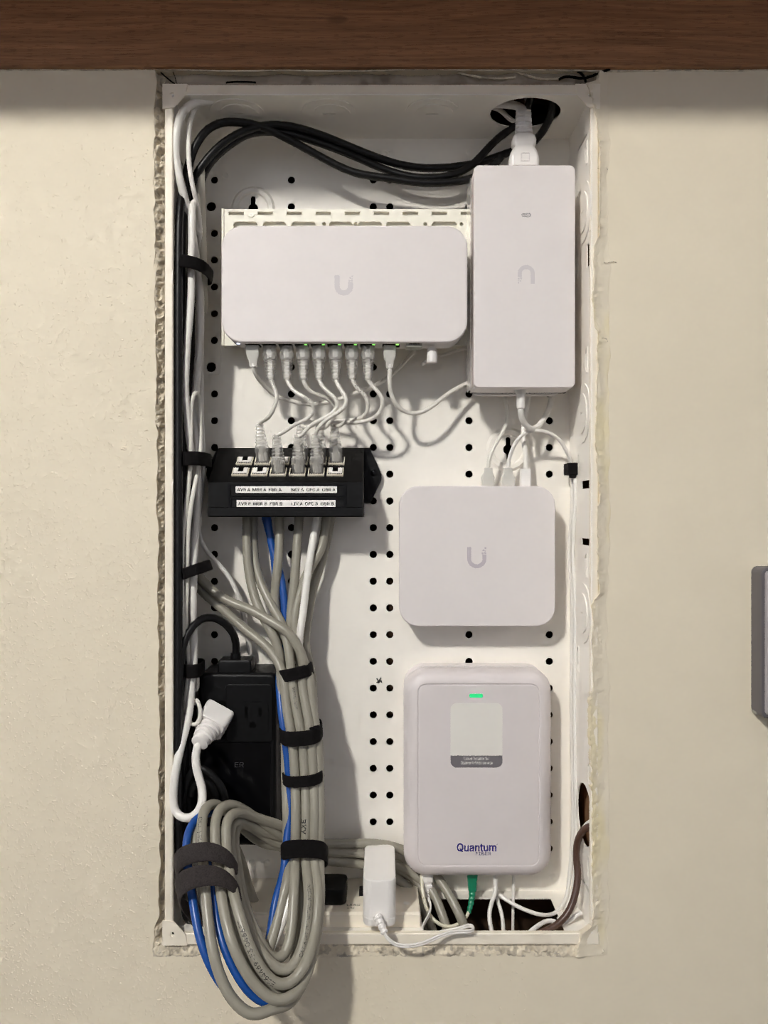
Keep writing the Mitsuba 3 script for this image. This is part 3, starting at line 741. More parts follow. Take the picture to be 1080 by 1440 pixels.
rows = [((331.5, 474, 683.8, 693.2), (('AVR A', 333.5, 352), ('MBR A', 355, 374.5), ('FBR A', 378, 396.2), ('BKY A', 409.3, 427.5), ('OFC A', 431, 449.5), ('GBR A', 453, 471.8)), 686.6, 690.9),
        ((333, 472, 703.2, 713), (('AVR B', 334.7, 352.6), ('MBR B', 356, 375.6), ('FBR B', 379.5, 397), ('LIV A', 410, 425.8), ('OFC B', 429, 447), ('GBR B', 450.8, 469.4)), 706.2, 710.6)]
for (a, b, p0, p1), words, t0, t1 in rows:
    part(pp, 'label_strip', bx(X(a, yfp), X(b, yfp), yfp - .0011, yfp - .0005, Z(p1, yfp), Z(p0, yfp)), M_LABEL, False, label='white strip printed with port names')
    part(pp, 'label_text', cat(*[text_fit(w, u, v, t0, t1, yfp - .0011, bold=True) for w, u, v in words]), M_INK, False)
JX1 = [344.5, 370, 396, 422, 448, 473.5]; JX2 = [338.5, 365.5, 391.5, 418.5, 445, 471.5]
TX = np.array([1.0, 0, 0])
def obox(c, w, d, h0, h1):
    """box on the sloping face: w across, d along the slope, from h0 to h1 along its normal"""
    return loft([np.array([c + sx * w / 2 * TX + sd * d / 2 * FD + h * FN for sx, sd in ((-1, -1), (1, -1), (1, 1), (-1, 1))]) for h in (h0, h1)])
used1, used2 = {1, 3, 4, 5}, {2, 3, 4}
for xs, py, used in ((JX1, 648, used1), (JX2, 663.5, used2)):
    for i, a in enumerate(xs):
        c = on_face(a, py)
        jk = part(pp, 'jack', cat(obox(c + FD * .0062, .0146, .0030, -.001, .0016), obox(c - TX * .0069, .0010, .0110, -.001, .0010), obox(c + TX * .0069, .0010, .0110, -.001, .0010)), M_JACK, False, label='ivory jack in the sloping face')
        scene[numbered(jk + '__mouth')] = mikit.ply(obox(c - FD * .0008, .0128, .0118, -.001, .0005), M_DARK)
        if i not in used:
            scene[numbered(jk + '__shutter')] = mikit.ply(cat(obox(c - TX * .0043 - FD * .0006, .0036, .0080, 0, .0017), obox(c + TX * .0043 - FD * .0006, .0036, .0080, 0, .0017), obox(c + FD * .0024, .0100, .0030, 0, .0012)), M_LABEL)
        scene[numbered(jk + '__contacts')] = mikit.ply(cat(*[obox(c + TX * (q - 3.5) * .0016 + FD * .0058, .0009, .0014, .0015, .0021) for q in range(8)]), M_GUND)

# ------------------------------------------------------------------ patch cables
def rj45(root, base, axis, U, m_shell=M_CLEAR, L=.031, lead=.004):
    """clear modular plug: base at the socket, axis toward the cable"""
    axis = axis / np.linalg.norm(axis); U = U - axis * (U @ axis); U /= np.linalg.norm(U); V = np.cross(axis, U)
    if V[1] > 0: V = -V                      # V: toward the viewer
    at = lambda t: base + axis * t
    k = part(root, 'plug', loft([ring(at(t), U, V, w, h, .0008, 3) for t, w, h in ((-lead, .0115, .0078), (.0070, .0115, .0078), (.0074, .0122, .0088), (.0115, .0122, .0088), (.0120, .0115, .0082))]), m_shell, 25, label='clear modular plug')
    q = []
    for i in range(15):
        t = .0115 + (L - .0115) * i / 14
        w = .0116 - .0046 * (i / 14); g = 1.0 if i % 2 else .86
        q.append(ring(at(t), U, V, w * g, (w - .0022) * g, .0018, 4))
    scene[numbered(k + '__boot')] = mikit.ply(loft(q), m_shell, smooth=20)
    scene[numbered(k + '__core')] = mikit.ply(loft([ring(at(t), U, V, w, h, .0006, 3) for t, w, h in ((-.001, .0075, .003), (.006, .0078, .0036), (.010, .0042, .0040), (L - .002, .0040, .0038))]), M_THIN, smooth=25)
    scene[numbered(k + '__latch')] = mikit.ply(cat(loft([ring(at(t) + V * o, U, V, .0042, .0011, .0004, 3) for t, o in ((-.002, .0040), (.004, .0052), (.0125, .0066))]), loft([ring(at(t) + V * .0045, U, V, w, .0010, .0004, 3) for t, w in ((.010, .0085), (.0105, .0095), (.013, .0095), (.0135, .0085))])), m_shell, smooth=25)
    scene[numbered(k + '__contact_block')] = mikit.ply(cat(*[loft([ring(at(t) - V * .0012 + U * (j - 3.5) * .00102, U, V, .0004, .0020, .0001, 2) for t in (-.003, .0015)]) for j in range(8)]), M_GOLD, smooth=False)
    return at(L - .001)


def toward(end, nxt):
    return np.asarray(nxt) - np.asarray(end)


class W(tuple):
    world = 1


def wcurve(pts, step=.0016):
    return curve([p if hasattr(p, 'world') else p for p in pts], step)


plugx = [379.5, 403.5, 426, 448.5, 471.5, 494.5, 517.5]
plug_bot = [(379.5, 381), (403.5, 404), (426, 427), (448.5, 449), (471.5, 472.5), (494.5, 495.5), (517.5, 517.5)]
panel = [('t', 370), ('b', 392), ('t', 449.5), ('b', 420), ('b', 446), ('t', 424), ('t', 473)]
mids = [[(388, 552, .022), (387.5, 567, .022), (378, 586, .028)],
        [(413, 549, .022), (427, 558, .02), (438, 567, .02), (440, 577, .022), (433, 588, .023), (413, 598, .026), (398, 608, .029)],
        [(434, 548, .027), (452, 557, .031), (467, 566, .036), (473, 577, .038), (466, 590, .040), (455, 602, .044)],
        [(456, 546, .022), (467, 556, .02), (474, 567, .02), (470, 578, .021), (452, 590, .023), (433, 602, .026), (422, 613, .029)],
        [(480, 549, .02), (486, 560, .018), (486, 568, .018), (478, 578, .019), (460, 590, .022), (448, 602, .025)],
        [(503, 546, .024), (512, 555, .025), (517, 568, .027), (516, 579, .03), (506, 588, .036), (486, 591, .041), (468, 590.5, .042), (447, 594, .043), (430, 601, .046)],
        [(527, 546, .024), (537, 560, .024), (537, 573, .026), (529, 585, .029), (514, 592, .033), (494, 594, .037), (484, 594.5, .041), (477, 599, .045)]]
names = ['fourth jack of the back row'] * 7
where = ['curving left', 'printed black', 'partly hidden', 'unprinted', 'unprinted', 'printed', 'bending widest']
ordn = ['first', 'second', 'third', 'fourth', 'fifth', 'sixth', 'seventh']
for i in range(7):
    t = thing('patch_cable', f'white patch cable in the {ordn[i]} clear plug from the left under the switch, {where[i]}', 'network cable', 'white patch cables between switch and patch panel')
    b0 = np.array([X(plugx[i], .0195 + .006), .0258, zsw])
    ax0_ = np.array([(plug_bot[i][1] - plugx[i]) * .0006 / .03, -.06, -1.0])
    e0 = rj45(t, b0, ax0_, TX)
    kind, pxx = panel[i]
    c = on_face(pxx, 648 if kind == 't' else 663.5) + FN * .001
    lean = np.array([.02, 0, 0]) if i != 2 else np.array([0.02, .05, 0])
    top_px = {0: 366.5, 1: 391, 2: 450, 3: 420.5, 4: 445, 5: 424, 6: 470.5}[i]
    ax1_ = FN + np.array([0, .25 if kind == 'b' else .42, .25]) + np.array([(top_px - pxx) * S(.03) / .03, 0, 0])
    e1 = rj45(t, c, ax1_, TX, L=.033)
    pts = [W(e0 - ax0_ / np.linalg.norm(ax0_) * .004), W(e0)] + mids[i] + [W(e1), W(e1 - ax1_ / np.linalg.norm(ax1_) * .004)]
    cc = curve(pts, .0015)
    part(t, 'cable', tube(cc, .00180, 12), M_THIN, True)
    if i in (0, 1, 5):
        part(t, 'print', text_on(cc, .00180, {0: 'E77171', 1: 'E77171-77', 5: '7-TIP 77171'}[i], {0: .006, 1: .028, 5: .006}[i], .0017, False, 0.25), M_INK, False, label='black printed characters')

# the two frosted-plug leads of the switch
def slim(root, pts_px, y, V=(0, 1, 0), mt=M_FROST):
    """slim tapered plug from (px, py, width) rings"""
    return part(root, 'plug', loft([ring(P(a, b, y), (1, 0, 0), V, w * S(y), d * S(y), min(w, d) * .18 * S(y), 4) for a, b, w, d in pts_px]), mt, 25, label='frosted pale plug')
t = thing('uplink_lead', 'thin white lead with a frosted plug in the leftmost port of the switch', 'network cable')
k = slim(t, [(355.5, 485, 17, 11), (355.5, 489, 19, 13), (356, 500, 18.5, 13), (356.5, 508, 12.5, 10), (356.5, 516, 11.5, 9)], .025)
scene[k + '__core'] = mikit.ply(cat(loft([ring(P(356, py, .024), (1, 0, 0), (0, 1, 0), .0034, .004, .001, 3) for py in (488, 516)])), M_WHITE, smooth=25)
part(t, 'cable', cable([(356.5, 514, .025), (358, 522, .027), (364, 533, .034), (375, 545, .043), (390, 557, .05), (410, 564, .054), (430, 568, .055), (452, 567, .055), (475, 562, .054), (500, 553, .052), (525, 543, .056), (548, 529, .062), (566, 512, .066), (584, 492, .068)], .0020, 12), M_THIN, True)
t = thing('brick_side_lead', 'thin white lead from the switch with a frosted plug right of seven clear plugs', 'network cable')
k = slim(t, [(548, 485, 16, 11), (548, 489, 18, 13), (548, 502, 17.5, 13), (548, 509, 11.5, 10), (548, 518, 10.5, 9)], .025)
scene[k + '__core'] = mikit.ply(cat(loft([ring(P(548, py, .024), (1, 0, 0), (0, 1, 0), .0034, .004, .001, 3) for py in (488, 518)])), M_WHITE, smooth=25)
part(t, 'cable', cable([(548, 516, .025), (548, 535, .026), (550, 553, .03), (558, 570, .034), (571, 579, .038), (586, 581, .041), (605, 573, .044), (622, 560, .048), (638, 549, .053), (655, 540, .058), (675, 530, .062), (700, 520, .062)], .0020, 12), M_THIN, True)

# leads into the top of the gateway
t = thing('gateway_lead', 'thin white lead with the left of two frosted plugs on top of the gateway', 'network cable')
slim(t, [(686, 684, 18, 12), (686, 671, 18, 12), (686, 667, 14, 11), (686.5, 663, 11.5, 10), (686.5, 658, 11, 9)], .055)
part(t, 'cable', cable([(686.5, 660, .055), (688, 646, .055), (695, 628, .056), (704, 613, .058), (711, 598, .06), (714, 582, .062), (712, 566, .063), (706, 548, .064)], .0018, 12), M_THIN, True)
t = thing('gateway_lead', 'thin white lead with the right of two frosted plugs atop the gateway, arching right', 'network cable')
slim(t, [(714.5, 684, 18.5, 12), (714.5, 671, 18.5, 12), (714.5, 667, 14, 11), (714.5, 663, 11.5, 10), (714.5, 658, 11, 9)], .055)
part(t, 'cable', cable([(714.5, 660, .055), (717, 642, .054), (725, 623, .05), (737, 610, .046), (752, 605.5, .044), (769, 608, .046), (784, 616, .05), (795, 631, .055), (802, 648, .059), (804.5, 662, .060), (805, 700, .060), (802, 750, .063), (801, 785, .064), (804, 830, .062), (804.5, 900, .062), (803.5, 1000, .063), (805, 1077, .061), (806, 1130, .06), (805, 1180, .06), (801, 1230, .056), (796, 1262, .05), (783, 1282, .04), (766, 1287, .034), (745, 1282, .034), (723, 1272, .038), (702, 1258, .045)], .0018, 12), M_CORD, True)
t = thing('wall_lead', 'thin white lead down the right wall, the right one of two under the black clip', 'cable')
part(t, 'cable', cable([(807, 659, .056), (808.5, 668, .053), (809, 700, .052), (806.5, 750, .056), (806, 790, .058), (808, 830, .056), (808.5, 900, .056), (808, 1000, .056), (809, 1077, .054), (810, 1150, .05), (808, 1230, .045), (800, 1290, .03)], .0018, 10), M_CORD, True)
t = thing('charging_lead', 'white lead with a solid white plug on the gateway, right of two frosted plugs', 'cable')
part(t, 'plug', loft([ring(P(738.8, py, .056), (1, 0, 0), (0, 1, 0), w * S(.056), d * S(.056), 2.5 * S(.056), 4) for py, w, d in ((684, 15, 11), (662, 15, 11), (659.5, 14, 10))]), M_WHITE, 30)
part(t, 'cable', cable([(739, 661, .056), (739.5, 645, .057), (738, 630, .058), (736, 614, .060), (736.5, 598, .062), (740, 575, .064), (744, 555, .065), (746, 535, .065)], .0023, 12), M_CORD, True)
cl = thing('cable_clip', 'small black clip round white leads on the right wall, above right of the gateway', 'cable clip')
part(cl, 'band', cat(rbox(X(795.5, .056), X(813, .056), Z(668, .056), Z(651.5, .056), .001, [(.0475, .0006), (.048, 0), (.064, 0)], 3), rbox(X(799, .056), X(808, .056), Z(672.5, .056), Z(667, .056), .001, [(.049, .0006), (.0495, 0), (.0525, 0)], 3)), M_STRAP, 25)

# ------------------------------------------------------------------ black coaxial cables along the top and down the left
def blk(label, pts, r=.0035, name='coaxial_cable', group='black coaxial cables'):
    k = thing(name, label, 'cable', group)
    part(k, 'jacket', tube(curve(pts), r, 14), M_BLACK, True)
    return k
dn = lambda x0, y0: [(x0, 330, y0), (x0 - 1, 420, y0), (x0 - 1, 520, y0), (x0, 620, y0), (x0, 720, y0), (x0, 830, y0), (x0, 950, y0), (x0 + 1, 1080, y0), (x0 + 2, 1180, y0), (x0 + 4, 1250, y0)]
blk('black cable making the outermost arc at the top left corner', [(706, 218, .052), (690, 236, .052), (668, 249, .051), (644, 255, .05), (592, 257, .048), (548, 251, .047), (500, 243, .046), (450, 220, .044), (400, 193, .04), (360, 176, .034), (335, 172, .03), (316, 172, .027), (294, 181, .023), (277, 202, .02), (267, 228, .02), (263, 265, .02)] + dn(258, .020) + [(264, 1290, .020), (285, 1304, .024), (330, 1306, .03), (380, 1308, .04)])
blk('black cable rising into the right side of the round opening at the top', [(778, 118, .020), (778, 140, .026), (775, 160, .034), (766, 180, .050), (748, 201, .066), (720, 213, .068), (679, 227, .066), (644, 234, .064), (592, 236, .060), (540, 225, .056), (484, 203, .05), (433, 184, .044), (388, 176, .038), (350, 182, .033), (312, 203, .028), (288, 228, .026), (272, 258, .030), (268, 300, .040)] + dn(264, .033) + [(272, 1290, .034), (300, 1300, .036), (350, 1300, .04)])
blk('black cable crossing up behind the white ribbed connector at the top right', [(748, 118, .026), (746, 140, .034), (736, 162, .048), (722, 178, .058), (704, 192, .062), (686, 209, .06), (662, 233, .058), (627, 248, .055), (575, 248, .055), (533, 235, .056), (484, 214, .052), (440, 198, .048), (400, 187, .044), (352, 188, .04), (330, 199, .038), (308, 216, .036), (290, 238, .036), (280, 268, .044), (273, 310, .050)] + dn(270, .046) + [(282, 1280, .046), (320, 1290, .046), (350, 1294, .046), (383, 1287, .044), (430, 1272, .044), (452, 1266, .044)])
blk('black cable hugging the left edge of the box, nearest the front rail', [(268, 222, .034), (260, 252, .020), (253, 300, .008), (251.5, 350, .0055), (251, 420, .005), (251, 560, .005), (251, 700, .005), (251, 850, .005), (250.5, 960, .005), (250.5, 1060, .005), (252, 1160, .006), (254, 1230, .008), (260, 1275, .01), (275, 1297, .015), (310, 1302, .024), (350, 1296, .03)])
blk('black cable loop half hidden in the dark beside the black power strip', [(262, 1290, .012), (256, 1220, .012), (258, 1150, .014), (263, 1100, .012), (280, 1080, .008), (298, 1090, .008), (312, 1108, .01), (317, 1126, .014), (313, 1150, .02), (300, 1170, .025)], .0032)
blk('second black cable loop in the dark under the white plug', [(270, 1120, .016), (276, 1102, .013), (288, 1098, .012), (299, 1108, .014), (303, 1130, .018), (300, 1160, .024)], .0032)

# other white cables on the left
def wht(label, pts, r, m=M_CORD, name='white_cable'):
    k = thing(name, label, 'cable')
    part(k, 'jacket', tube(curve(pts), r, 14), m, True)
    return k
wht('thick white cord folded over at its top, frontmost in the upper left bundle', [(279, 330, .034), (276, 298, .030), (273, 286, .022), (270.5, 294, .015), (270, 330, .013), (269, 370, .0135), (269, 400, .014), (267.5, 435, .0135), (264, 474, .013), (262, 505, .012), (260.5, 547, .012), (263, 582, .014), (267, 624, .018), (271, 650, .022), (276, 690, .030), (279, 740, .036)], .0033)
wht('thin white wire curving from the upper left corner in front of black cables', [(741, 132, .052), (741, 146, .054), (737, 165, .056), (722, 170, .054), (706, 157, .05), (680, 149, .046), (600, 144, .040), (480, 136, .034), (380, 133, .028), (310, 134, .022), (286, 141, .017), (272, 156, .014), (266, 182, .013), (265, 210, .013), (267.5, 242, .014), (273, 270, .017), (278, 292, .026), (281, 320, .034), (283, 360, .041), (284, 420, .045), (283, 500, .046), (284, 600, .046), (284, 690, .045), (280, 750, .047), (291, 775, .05), (307, 793, .056), (323, 813, .06), (336, 842, .063), (345, 880, .066), (352, 920, .068)], .0022)
wht('thin white wire with a hairpin bend above the second strap of the left bundle', [(258, 905, .012), (257, 880, .010), (256, 850, .009), (256, 800, .009), (257, 755, .010), (262, 710, .012), (267, 660, .014), (268.5, 610, .015), (269, 572, .016), (272, 556, .018), (275.5, 552.5, .022), (279, 557, .026), (281, 575, .028), (282, 620, .026), (279.5, 655, .020), (272.5, 690, .014), (266.5, 730, .012), (263.5, 780, .012), (263, 823, .012), (261.5, 868, .013), (264, 920, .02), (262, 960, .022), (259, 990, .024)], .0020, M_THIN)
wht('small white wire loop hanging left of the white three-pin plug', [(264, 940, .02), (263, 965, .017), (261, 990, .016), (265, 1012, .015), (273, 1019, .014), (280, 1012, .014), (281, 995, .016), (277, 985, .018), (273, 990, .022)], .0018, M_THIN)
wht('short white wire end just under the lowest strap of the left bundle', [(276, 948, .026), (278, 960, .024), (276, 970, .026), (272, 962, .03)], .0018, M_THIN)

t = whole('cut_strip', cat(hfield(10, 90, lambda u, v: np.stack([X(274.5 + 13 * u + 8 * v * (1 - .35 * u), .028 + .022 * v), .028 - .003 * np.sin(np.pi * u) + .022 * v, Z(242 - 7.5 * u + 205 * v, .028 + .022 * v)], 1)),
                          hfield(10, 90, lambda u, v: np.stack([X(274.5 + 13 * u + 8 * v * (1 - .35 * u), .028 + .022 * v), .0292 - .003 * np.sin(np.pi * u) + .022 * v, Z(242 - 7.5 * u + 205 * v, .028 + .022 * v)], 1))), M_LGREY,
          'pale grey plastic strip cut at a slant, behind white wires at the upper left', 'plastic strip', smooth=True)

# straps on the left bundle
def strap(label, c, U, Dp, a, b, w, tilt=0, tail=None, group=None, m=M_STRAP):
    k = thing('cable_strap', label, 'cable strap', group)
    part(k, 'band', strap_ring(c, U, Dp, a, b, w, tilt), m, 40)
    if tail is not None: part(k, 'tail', tail, m, 40, label='loose end of the strap')
    return k
def tailm(px, py, y, w, h, ang=0, th=.0012):
    m = rbox(-w / 2, w / 2, -h / 2, h / 2, .0008, [(-th / 2, .0003), (-th / 4, 0), (th / 2, 0)], 3)
    m.apply_transform(trimesh.transformations.rotation_matrix(ang, (0, 1, 0))); m.apply_translation(P(px, py, y)); return m
def lstrap(label, p0, p1, y0, y1, w, tilt=0, tail=None):
    """band from pixel p0 to p1 across, depth y0..y1"""
    ym = y0 + .004
    a, b = P(*p0, ym), P(*p1, ym)
    c = (a + b) / 2; c[1] = (y0 + y1) / 2
    return strap(label, c, b - a, (0, 1, 0), np.linalg.norm(b - a) / 2, (y1 - y0) / 2, w, tilt, tail)
lstrap('black hook-and-loop strap round the left bundle, topmost, beside the switch', (245, 366), (287, 374), .0005, .052, .0105, .0, tailm(287.5, 377, .012, .0024, .0108, .12))
lstrap('black hook-and-loop strap round the left bundle, left of the patch panel', (252, 645), (286, 645), .004, .052, .0120)
lstrap('black hook-and-loop strap round the left bundle, tilted, below the patch panel', (251.5, 810), (286, 797), .003, .050, .0095)
lstrap('black hook-and-loop strap round a white cord, left of the black power strip', (258, 943), (280.5, 943), .010, .040, .0118)

# ------------------------------------------------------------------ black power strip
ps = thing('power_strip', 'tall black power strip with an outlet facing forward, at the lower left', 'power strip')
yq = .036
part(ps, 'case', rbox(X(278, yq), X(389, yq), Z(1190, yq), Z(946.5, yq), .0065, bevel(yq, .0795, .004), 8), M_BLKPL, 35)
part(ps, 'glossy_face', rbox(X(284, yq), X(381, yq), Z(1182, yq), Z(1044, yq), .001, [(yq - .0006, .0003), (yq - .0003, 0), (yq + .004, 0)], 3), M_GLOSS, 30, label='glossy lower face')
part(ps, 'outlet_block', rbox(X(318, yq), X(383.5, yq), Z(1043, yq), Z(962, yq), .003, [(yq - .0014, .0006), (yq - .0010, 0), (yq + .004, 0)], 5), M_BLKPL, 30)
part(ps, 'socket_well', rbox(X(284, yq), X(318, yq), Z(1040, yq), Z(985, yq), .003, [(yq - .0006, .0004), (yq + .003, 0)], 5), M_DARK, 30)
yk = yq - .0014
of = affinity.translate(Polygon(rr2(42 * S(yk), 45 * S(yk), .0045, 7)), X(356, yk), Z(1009.5, yk))
ok_ = part(ps, 'outlet', front(of, yk - .0006, .002), M_BLKPL, False, label='three-hole outlet')
slots = unary_union([sbox(X(344, yk), Z(1009, yk), X(348.5, yk), Z(993.5, yk)), sbox(X(363.5, yk), Z(1007.5, yk), X(368, yk), Z(995.5, yk)), Point(X(355.7, yk), Z(1020, yk)).buffer(.0031, 10).intersection(sbox(-1, Z(1023.5, yk), 1, 1))])
scene[ok_ + '__slots'] = mikit.ply(front(slots, yk - .0008, .0006), M_DARK)
scene[ok_ + '__rim'] = mikit.ply(front(of.buffer(.0006).difference(of.buffer(-.0002)), yk - .0003, .001), M_GLOSS)
part(ps, 'print', text_fit('ER', 330, 343, 1072, 1079, yq - .00065), M_FAINT, False)
pk = thing('strip_cord', 'black cord arching up from the square plug on top of the black power strip', 'cord')
part(pk, 'plug', loft([ring(P(333, py, .052), (1, 0, 0), (0, 1, 0), w * S(.05), d * S(.05), 3 * S(.05), 4) for py, w, d in ((952, 46, 38), (929, 47, 38), (925.5, 44, 35))]), M_BLKPL, 30)
part(pk, 'strain_relief', loft([ring(P(331.5, py, .052), (1, 0, 0), (0, 1, 0), w * S(.05), w * S(.05), w / 2 * S(.05), 5) for py, w in ((928, 15), (918, 14))]), M_BLKPL, 30)
part(pk, 'cable', cable([(331.5, 926, .052), (332, 910, .05), (329, 894, .045), (317, 878, .038), (300, 869, .030), (286, 870, .024), (273, 879, .018), (262, 896, .012), (256, 915, .008), (253, 945, .006), (252.5, 1000, .007), (256, 1060, .012), (262, 1110, .016), (268, 1160, .02), (272, 1210, .026)], .0034), M_BLACK, True)

# ------------------------------------------------------------------ metal outlet box at the bottom, with black and white adapters
ob = thing('outlet_box', 'low white metal outlet box under the small white adapter', 'outlet box')
zo = -.3476
part(ob, 'cover', loft([np.array([[x, y, z] for y, z in ((.0795, ZB + .0002), (.0795, zo), (.0152, zo), (.0140, zo - .0010), (.0128, zo - .0016), (.0120, ZB + .0002))]) for x in (X(335, .014), X(590.5, .014))]), M_FRAME, 25)
sm = trimesh.creation.icosphere(2, .0030); sm.apply_scale((1, 1, .35)); sm.apply_translation((X(572, .03), .031, zo))
part(ob, 'screw', sm, M_PANEL, True)
def top_text(s, px, y, h):
    m = meshkit.text_mesh(s, h, .0001); v = np.array(m.vertices)
    return trimesh.Trimesh(np.stack([X(px, y) + v[:, 0], y + .0 + v[:, 1] * 1.0, zo + .00005 + v[:, 2]], 1), m.faces, process=False)
part(ob, 'print', cat(top_text('15', 486, .026, .0034), top_text('AC', 496, .026, .0034), top_text('125V', 488, .021, .0018)), M_INK, False)
part(ob, 'rocker', rbox(X(505, .045), X(514, .045), zo - .001, zo + .0055, .001, [(.044, .0004), (.0445, 0), (.052, 0)], 3), M_BLKPL, 30)
bp = thing('black_adapter', 'black cube adapter on the white outlet box, left of the small white adapter', 'adapter')
part(bp, 'case', loft([ring((X(459, .03), (.0265 + .060) / 2, z), (1, 0, 0), (0, 1, 0), X(487, .03) - X(431, .03) - i, .0335 - i, .005, 6) for z, i in ((zo + .0002, .001), (zo + .0012, 0), (-.3365, 0), (-.3345, .0012), (-.3334, .005))]), M_BLKPL, 35)
wa = thing('small_adapter', 'small upright white adapter on the outlet box, left of the fibre terminal', 'adapter')
ywf, ywb = -.010, .064
wz0, wz1 = zo + .0001, -.3085
cxw = X(533.5, ywf)
part(wa, 'case', loft([ring((cxw, (ywf + ywb) / 2, z), (1, 0, 0), (0, 1, 0), 46.5 * S(ywf) - i, ywb - ywf - i, r, 8) for z, i, r in ((wz0, .0012, .0065), (wz0 + .0012, 0, .0075), (wz0 + .0062, 0, .0075), (wz0 + .0064, .0006, .0075), (wz0 + .0069, .0006, .0075), (wz0 + .0071, 0, .0075), (wz1 - .0018, 0, .0075), (wz1 - .0006, .0008, .0075), (wz1, .0030, .0070))]), M_WHITE, 35)
sra, srb = P(530, 1287, ywf - .001), P(541.5, 1313, ywf - .010)
rel = []
for k in range(17):
    f = k / 16; g = 1 if (k // 2) % 2 else .8
    d_ = (srb - sra) / np.linalg.norm(srb - sra); U2 = np.cross(d_, (0, 1, 0)); U2 /= np.linalg.norm(U2)
    w = (.0090 - .0028 * f) * g
    rel.append(ring(sra + (srb - sra) * f, U2, np.cross(d_, U2), w, w, w / 2, 4))
part(wa, 'strain_relief', loft(rel), M_WHITE, 25)
for off in (0, .0017):
    c = curve([(541, 1312, -.020), (548, 1321, -.022), (560, 1327.5, -.022), (578, 1328.5, -.021), (598, 1324, -.017), (618, 1315, -.012), (640, 1309, -.009), (658, 1308.5, -.008), (666, 1305, -.004), (662, 1300.5, .001), (648, 1303.5, .004), (625, 1308.5, .005), (598, 1311.5, .006), (594, 1305, .012), (603, 1285, .03), (602, 1262, .045)])
    part(wa, 'cord', tube(c + np.array([0, 0, -off]), .00095, 8), M_CORD, True)
part(wa, 'output_plug', loft([ring(P(600.5 + .1 * k, py, .058), (1, 0, 0), (0, 1, 0), w * S(.058), w * S(.058), 3.5 * S(.058), 4) for k, (py, w) in enumerate(((1226, 17), (1237, 17), (1239, 15), (1240, 12), (1242, 12), (1243, 14.5), (1246, 14.5), (1247, 11.5), (1249, 11.5), (1250, 13), (1253, 13), (1254, 10.5), (1256, 10.5), (1257, 12), (1260, 11.5)))]), M_WHITE, 25, label='ribbed white plug under the fibre terminal')

# fibre lead
fl = thing('fiber_lead', 'cream fibre lead with a green plug under the fibre terminal, looping left', 'cable')
part(fl, 'plug', loft([ring(P(664, py, .058), (1, 0, 0), (0, 1, 0), w * S(.058), w * .8 * S(.058), 1.5 * S(.058), 3) for py, w in ((1224, 14), (1235, 14), (1236.5, 12.5), (1252, 11))]), M_GREEN, 25, label='green fibre plug')
bc = curve([(664, 1250, .058), (663.5, 1262, .056), (661.5, 1274, .053), (659, 1284, .050)], .0009)
rr_ = np.array([.0034 - .0011 * i / len(bc) - (.0004 if (i // 2) % 2 else 0) for i in range(len(bc))])
part(fl, 'boot', tube(bc, rr_, 12), M_GREEN, 25, label='ribbed green boot')
fc = curve([(659, 1282, .050), (656, 1289, .047), (648, 1297, .042), (636, 1302.5, .038), (624, 1302, .036), (612, 1295, .036), (603, 1284, .038), (597, 1268, .042), (594, 1250, .048), (592.5, 1230, .056)])
part(fl, 'cable', tube(fc, .0016, 10), M_FIBER, True)
part(fl, 'print', text_on(fc, .0016, 'KER 09 F47PB', .046, .0016, False, -.1), M_INK, False)

# white leads at the bottom right
t = thing('telephone_lead', 'white lead with a small round plug under the right half of the fibre terminal', 'cable')
part(t, 'plug', loft([ring(P(696.5, py, .058), (1, 0, 0), (0, 1, 0), w * S(.058), w * S(.058), w / 2 * S(.058), 5) for py, w in ((1224, 7), (1244, 6.5), (1247, 5))]), M_WHITE, 30)
part(t, 'cable', cable([(696.5, 1245, .058), (696, 1256, .055), (692, 1268, .05), (688.5, 1282, .045), (689, 1297, .04), (692, 1312, .036), (694, 1330, .035)], .0020, 10), M_CORD, True)
wht('white lead dropping into the floor opening just right of the round-plug lead', [(697, 1240, .066), (699, 1264, .06), (704, 1280, .054), (707, 1296, .048), (708, 1315, .044), (709, 1335, .044)], .0018, M_CORD, 'floor_lead')
wht('thin straight white wire hanging vertically into the floor opening', [(722.5, 1222, .070), (722, 1250, .068), (721.5, 1280, .062), (721, 1315, .056), (721, 1340, .056)], .0014, M_CORD, 'floor_lead')
wht('white lead lying across the lower right corner under the brown cable', [(736, 1322, .006), (745, 1311, .010), (758, 1301, .016), (775, 1295, .022), (790, 1299, .02), (803, 1293, .018), (818, 1283, .018)], .0020, M_CORD, 'floor_lead')
t = thing('brown_cable', 'glossy brown cable from the opening in the right wall to the floor opening', 'cable')
part(t, 'jacket', tube(curve([(850, 1160, .01), (836, 1161, .011), (824, 1165, .015), (815, 1176, .020), (811, 1192, .022), (811, 1212, .021), (812.5, 1232, .018), (809, 1256, .014), (801, 1279, .010), (786, 1298, .008), (768, 1309, .010), (745, 1318, .014)]), .0030, 14), M_BROWN, True)
wht('slack white lead lying along the glossy brown cable', [(830, 1155, .02), (818, 1168, .03), (812, 1190, .034), (812, 1220, .036), (806, 1248, .036), (797, 1275, .03), (785, 1292, .02)], .0016, M_THIN, 'floor_lead')

